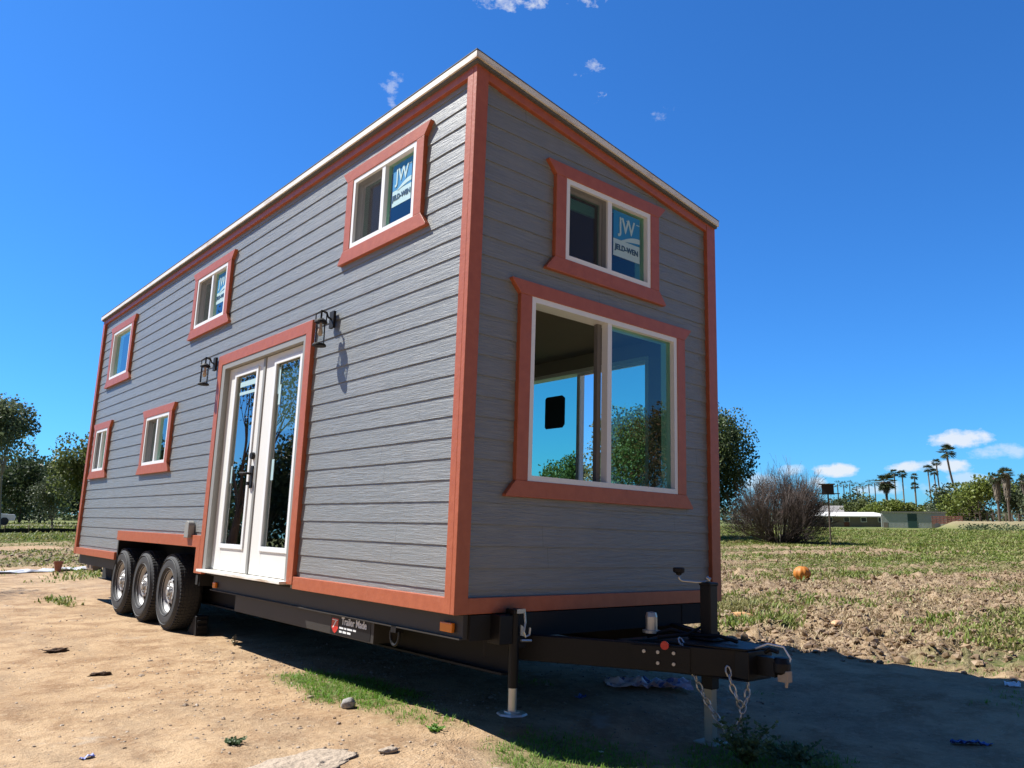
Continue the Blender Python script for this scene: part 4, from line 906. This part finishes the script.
for px,r,yt,mk,cw,lab in T_:
    p=place(px,r); tree('broadleaf_tree',lab,p.x,p.y,hpx(px,r,yt),M[mk],M['bark'],.45,3200,cw,.12,3,3,.9,.2,.1,.17,hz=1.)
vs,fs,rn=leafcloud([(place(px,240+random.uniform(-15,15))+Vector((0,0,1.6+random.uniform(0,1.2))),(4.5,4.5,2.+random.uniform(0,1.2)),230) for px in range(715,1120,8)],.7)
tag(attr_obj('distant_scrub',vs,fs,rn,M['olive']),'low far off scrub line behind the trees on the right','scrub',kind='stuff')
vs,fs,rn=leafcloud([(place(px,200+random.uniform(-15,15))+Vector((0,0,1.+random.uniform(0,1.5))),(5,5,2.5+random.uniform(0,2)),230) for px in range(-140,130,9)],.7)
tag(attr_obj('distant_scrub',vs,fs,rn,M['darkleaf']),'dark far off scrub line behind the trees on the left','scrub',kind='stuff')
vs,fs,rn=leafcloud([(place(px,113+random.uniform(-2,2))+Vector((0,0,.3)),(1.6,1.2,.45+random.uniform(0,.3)),90) for px in (962,968,972,978,986,996,1003,1009,1015,1024,1031,1040)],.22)
tag(attr_obj('berm_scrub',vs,fs,rn,M['darkleaf']),'low dark scrub line at the foot of the dirt bank','scrub',kind='stuff')
# reflected trees, off to the sides of the photo
tree('bare_branched_tree','sparse branching tree off to the left, mirrored in the door glass',-3.9,13.7,6.8,M['darkleaf'],M['bark'],.07,5000,.38,.25,4,3,.7,.5,0,.07)
tree('dark_tree','broad dark tree off to the left behind the sparse tree, mirrored in the panes',-9.5,26,5.2,M['darkleaf'],M['bark'],.16,14000,.6,.05,3,3,.9,.0,.2,.2,hz=1.3)
tree('dark_tree','bushy dark tree just right of the sparse tree, mirrored low in the door glass',-6,29,4.8,M['darkleaf'],M['bark'],.16,12000,.6,.05,3,3,.9,.0,.2,.2,hz=1.3)
tree('dark_tree','second broad dark tree farther left, mirrored low in the door glass',-14,24,5.0,M['darkleaf'],M['bark'],.18,12000,.65,.05,3,3,.9,.0,.2,.2,hz=1.3)
tree('brown_tree','brownish loose tree off to the right of the photo, mirrored in the big front window',29,-22,7.5,M['brown'],M['bark'],.15,12000,.5,.2,3,3,.8,.3,.3,.12)

# ------------------------------------------------------------------ far buildings, fence, car, road
def faced(px,r):
    return azpx(px)-R(90)
M['shedw']=simple('pale_sheet_metal',(.42,.44,.42),.6,0,.15,1.5)
M['whiteroof']=simple('white_roof_sheet',(.72,.70,.64),.5,0,.1,1)
M['greyroof']=simple('grey_shingle',(.23,.22,.21),.8,0,.15,2)
M['housew']=simple('tan_wall',(.17,.14,.11),.8,0,.2,1)
M['winD']=simple('dark_window',(.03,.035,.04),.2)
M['rust']=simple('rust_red_panel',(.13,.045,.03),.8,0,.3,2)
p=place(909,150); s=thing('metal_shed','long pale metal shed with a dark green door at the far field edge','shed',(p.x,p.y,0),faced(909,150))
b=MB(); b.box(-4.7,4.7,-1.6,1.6,0,2.55); 
for k in range(48): b.box(-4.68+k*.196,-4.60+k*.196,-1.625,-1.602,.05,2.5)
obj('wall',b,M['shedw'],s)
b=MB(); b.box(-4.9,4.9,-1.85,1.85,2.56,2.70); obj('roof',b,M['greyroof'],s)
b=MB(); b.box(-.9,.5,-1.66,-1.63,0.02,2.35); obj('door',b,simple('dark_green_door',(.02,.06,.055),.5),s)
b=MB(); b.box(-4.6,-3.9,-1.66,-1.63,.1,.9); b.box(2.6,3.4,-1.66,-1.63,.1,1.2); obj('leaning_board',b,M['housew'],s)
p=place(944,146); s=thing('farm_trailer','rusty red slatted farm trailer parked at the right end of the metal shed','farm trailer',(p.x,p.y,0),faced(944,146)+R(-18))
b=MB(); b.box(-2.3,2.3,-.9,.9,.75,.9)
for k in range(9): b.box(-2.3+k*.56,-2.2+k*.56,-.93,-.90,.9,2.0)
for k in range(4): b.box(-2.3,2.3,-.905,-.88,.95+k*.28,1.13+k*.28)
obj('slatted_body',b,M['rust'],s)
for xx in (-1.5,1.4):
    b=MB(); b.lathe([(0,.12),(.42,.10),(.45,0),(.42,-.1),(0,-.12)],Matrix.Translation((xx,-.95,.45))@Matrix.Rotation(R(90),4,'X'),18); obj('wheel',b,M['tyre'],s)
def farmhouse(px,r,wd,label,hip=True,wallh=2.2,rise=1.5,wm='housew',rm='whiteroof'):
    p=place(px,r); s=thing('farmhouse',label,'house',(p.x,p.y,0),faced(px,r)); h=wd/2; dp=3.5
    b=MB(); b.box(-h,h,-dp,dp,0,wallh); wl=obj('wall',b,M[wm],s)
    b=MB(); e=.6; g=.0 if not hip else dp*.9
    vs=[(-h-e,-dp-e,wallh+.02),(h+e,-dp-e,wallh+.02),(h+e,dp+e,wallh+.02),(-h-e,dp+e,wallh+.02),(-h+g-e,0,wallh+rise),(h-g+e,0,wallh+rise)]
    vs2=[(x,y,z-.18) for x,y,z in vs[:4]]; b.raw(vs+vs2,[(0,1,5,4),(1,2,5),(2,3,4,5),(3,0,4),(0,1,7,6),(1,2,8,7),(2,3,9,8),(3,0,6,9),(6,7,8,9)]); obj('roof',b,M[rm],s)
    n=max(2,int(wd/2.6))
    for k in range(n):
        xx=-h+wd*(k+.5)/n; b=MB(); b.box(xx-.5,xx+.5,-dp-.03,-dp-.005,.9,1.8); w=obj('window',b,M['white'],s); b=MB(); b.box(xx-.42,xx+.42,-dp-.05,-dp-.032,.98,1.72); obj('pane',b,M['winD'],w)
    b=MB(); b.box(-.5,.4,-dp-.03,-dp-.005,.02,2.0) ; obj('door',b,M['rust'],s)
    return s
farmhouse(843,165,14.5,'low farmhouse with a long white flat roof left of the metal shed',True,2.0,.75)
farmhouse(818,185,8,'grey shingle gabled house just right of the owl box pole',False,2.6,1.7,'housew','greyroof')
farmhouse(800,215,11,'brown hip roofed house behind the bare bush on the skyline',True,2.8,2.2,'housew','rust')
p=place(890,158); s=thing('carport','open white posted carport between the white roofed house and the metal shed','carport',(p.x,p.y,0),faced(890,158))
b=MB(); b.box(-2.2,2.2,-1.5,1.5,2.35,2.5); obj('roof',b,M['whiteroof'],s)
for xx in (-2.1,0,2.1):
    b=MB(); b.box(xx-.06,xx+.06,-1.45,-1.33,0,2.35); obj('post',b,M['white'],s)
b=MB(); b.box(-2.1,2.1,1.3,1.4,0,2.3); obj('back_wall',b,M['housew'],s)
# field fence far right
fa,fb_=place(948,172),place(1040,158); fn=thing('wire_fence','thin wire fence on wooden posts running along the dirt bank at far right','fence',(fa.x,fa.y,0)); n=15
d=fb_-fa
for k in range(n+1):
    q=d*k/n; hh=height(fa.x+q.x,fa.y+q.y); b=MB(); b.box(q.x-.09,q.x+.09,q.y-.09,q.y+.09,hh-.2,hh+1.5); obj('post',b,M['bark'],fn)
b=MB()
for zz in (.6,1.0,1.4):
    b.tube([(d.x*k/n,d.y*k/n,height(fa.x+d.x*k/n,fa.y+d.y*k/n)+zz) for k in range(n+1)],.02,4)
obj('wire',b,M['bark'],fn)
# left: track, dark edging fence and pickup
def strip(name,label,pts,w,z,mat):
    b=MB(); P0=[Vector((*q,0)) for q in pts]; L0=[]
    for i,q in enumerate(P0):
        d=(P0[min(i+1,len(P0)-1)]-P0[max(i-1,0)]).normalized(); s=Vector((-d.y,d.x,0))*w/2; L0.append((q-s,q+s))
    for (a,b1),(c,d1) in zip(L0,L0[1:]): b.face([(a.x,a.y,z),(b1.x,b1.y,z),(d1.x,d1.y,z),(c.x,c.y,z)])
    o=obj(name,b,mat,normals=False); return tag(o,label,'road',kind='structure')
q=[place(px,r) for px,r in ((-260,100),(-120,98),(20,95),(80,96),(200,110),(420,150))]
strip('road','pale gravel farm track behind the left field',[(a.x,a.y) for a in q],8,.13,simple('gravel_track',(.25,.22,.17),.95,0,.2,.5))
a,b1=place(-60,62),place(84,61); s=thing('edging_fence','low black fabric silt fence across the left field','silt fence',(a.x,a.y,0)); d=b1-a; b=MB(); n=24; nn=Vector((-d.y,d.x,0)).normalized()*.02
for k in range(n):
    u=a+d*k/n; w=a+d*(k+1)/n; hu=.26+.05*random.random(); hv=hu
    b.raw([(u.x-a.x-nn.x,u.y-a.y-nn.y,-.1),(w.x-a.x-nn.x,w.y-a.y-nn.y,-.1),(w.x-a.x-nn.x,w.y-a.y-nn.y,hv),(u.x-a.x-nn.x,u.y-a.y-nn.y,hu),(u.x-a.x+nn.x,u.y-a.y+nn.y,-.1),(w.x-a.x+nn.x,w.y-a.y+nn.y,-.1),(w.x-a.x+nn.x,w.y-a.y+nn.y,hv),(u.x-a.x+nn.x,u.y-a.y+nn.y,hu)],[(0,1,2,3),(7,6,5,4),(3,2,6,7)])
obj('fabric',b,M['dark'],s,normals=False)
for k in range(0,n+1,4):
    b=MB(); u=d*k/n; b.box(u.x-.03,u.x+.03,u.y-.05,u.y+.05,-.1,.5); obj('stake',b,M['wood'],s)
p=place(-9,94); s=thing('pickup_truck','white pickup truck on the farm track cut by the left edge','pickup truck',(p.x,p.y,.13),faced(0,94)+R(8))
b=MB(); b.prism([(-2.7,.45),(2.6,.45),(2.7,.8),(2.6,1.05),(1.5,1.12),(.9,1.75),(-.6,1.78),(-.8,1.12),(-2.7,1.12)],-.9,.9,lambda q: Vector((q.x,q.z,q.y))); obj('body',b,simple('car_white',(.75,.75,.74),.3),s,bevel=.05)
b=MB(); b.prism([(1.30,1.16),(.85,1.66),(.25,1.69),(.25,1.16)],-.915,.915,lambda q: Vector((q.x,q.z,q.y))); b.prism([(.15,1.16),(.15,1.69),(-.5,1.70),(-.62,1.16)],-.915,.915,lambda q: Vector((q.x,q.z,q.y))); obj('window',b,M['winD'],s)
for xx in (-1.7,1.75):
    for yy in (-.86,.86):
        b=MB(); b.lathe([(0,.10),(.2,.10),(.22,.12),(.35,.12),(.38,.08),(.38,-.08),(.35,-.12),(0,-.12)],Matrix.Translation((xx,yy,.38))@Matrix.Rotation(R(90),4,'X'),20); obj('wheel',b,M['tyre'],s)
b=MB(); b.box(2.66,2.72,-.8,-.5,.75,.9); obj('headlight',b,M['steel'],s); b=MB(); b.box(2.66,2.72,.5,.8,.75,.9); obj('headlight',b,M['steel'],s)

# ------------------------------------------------------------------ sun and sky
sd=(HM.to_3x3()@Vector((-.45,.65,1))).normalized()     # towards the sun
sun=bpy.data.lights.new('sun','SUN'); sun.energy=5.0; sun.angle=R(.53); sun.color=(1,.965,.90)
so=bpy.data.objects.new('sun',sun); COL.objects.link(so); so.rotation_euler=sd.to_track_quat('Z','Y').to_euler(); so.location=(0,0,30)
wd=bpy.data.worlds.new('World'); scn.world=wd; wd.use_nodes=True; nt=wd.node_tree; nt.nodes.clear()
class WN(NT):
    def __init__(s): s.t=nt
w=WN(); out=w.n('ShaderNodeOutputWorld'); bg=w.n('ShaderNodeBackground',i_Strength=.060)
sky=w.n('ShaderNodeTexSky'); sky.sky_type='NISHITA'; sky.sun_disc=False; sky.sun_elevation=math.asin(sd.z); sky.sun_rotation=math.atan2(sd.x,sd.y); sky.altitude=200; sky.air_density=1.0; sky.dust_density=.35; sky.ozone_density=2.6
col=w.mix(1.,sky.outputs[0],(.33,.94,1.68),'MULTIPLY')
vec=w.n('ShaderNodeTexCoord').outputs['Generated']
# sky colour behind the camera is dimmed and desaturated to lower the ambient light
behind_=w.n('ShaderNodeVectorMath',operation='DOT_PRODUCT',i_0=vec,i_1=tuple(Vector((fw.x,fw.y,.15)).normalized())).outputs['Value']
behind_=w.math('MULTIPLY',w.math('SUBTRACT',.25,behind_),1.6,True)
col=w.mix(behind_,col,w.mix(1.,sky.outputs[0],(.20,.29,.44),'MULTIPLY'))
def pdir(px,py):
    d=fw+rt*(px-512)/785.95-up*(py-384)/785.95; return d.normalized()
clouds=[(960,440,20,7,1,.85),(930,466,27,5,1,.85),(838,471,16,6,1,.9),(790,470,11,5,1,.5),(967,480,14,5,1,.5),(945,488,20,6,1,.35),(818,483,9,5,1,.7),(866,489,12,5,1,.6),(885,487,16,6,1,.5),(760,480,18,7,1,.5),
        (545,0,45,8,.9,.6),(500,1,30,6,.9,.4),(396,90,18,12,.9,.35),(418,86,12,11,.9,.35),(586,69,12,7,.9,.45),(598,95,8,8,.9,.6),(660,112,12,9,.9,.25),(1002,452,20,6,1,.5)]
nv=w.noise(vec,55.,8,.65); nv2=w.noise(w.mapv(vec,(1,1,2.2)),22.,7,.62)
tot=None
for px,py,wx,wy,hard,op in clouds:
    c=pdir(px,py); rr_=c.cross(Vector((0,0,1))).normalized(); uu=rr_.cross(c)
    def dot(v_): return w.n('ShaderNodeVectorMath',operation='DOT_PRODUCT',i_0=vec,i_1=tuple(v_)).outputs['Value']
    a=dot(rr_*785.95/wx); b=dot(uu*785.95/wy)
    dd=w.math('ADD',w.math('MULTIPLY',a,a),w.math('MULTIPLY',b,b))
    front=w.math('GREATER_THAN',dot(c),.5)
    kk=1. if hard==1 else 1.9; mk=w.math('SUBTRACT',1.0 if hard==1 else .35,w.math('MULTIPLY',dd,.5)); mk=w.math('ADD',mk,w.math('MULTIPLY',w.math('SUBTRACT',nv2,.52),4.2*kk)); mk=w.math('ADD',mk,w.math('MULTIPLY',w.math('SUBTRACT',nv,.5),2.0*kk))
    mk=w.math('SUBTRACT',mk,w.math('MULTIPLY',dd,.15))
    mk=w.math('MULTIPLY',w.math('MULTIPLY',mk,1.1,True),w.math('MULTIPLY',front,op)); mk=w.math('MULTIPLY',mk,w.math('SUBTRACT',2.3,w.math('MULTIPLY',dd,.55),True))
    tot=mk if tot is None else w.math('MAXIMUM',tot,mk)
col=w.mix(tot,col,(8.0,8.3,8.8))
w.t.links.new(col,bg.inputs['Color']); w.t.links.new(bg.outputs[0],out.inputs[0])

scn.render.engine='CYCLES'
scn.cycles.max_bounces=10; scn.cycles.transparent_max_bounces=24; scn.cycles.diffuse_bounces=4; scn.cycles.glossy_bounces=4
scn.view_settings.view_transform='Standard'; scn.view_settings.look='None'; scn.view_settings.exposure=0.86; scn.view_settings.gamma=1
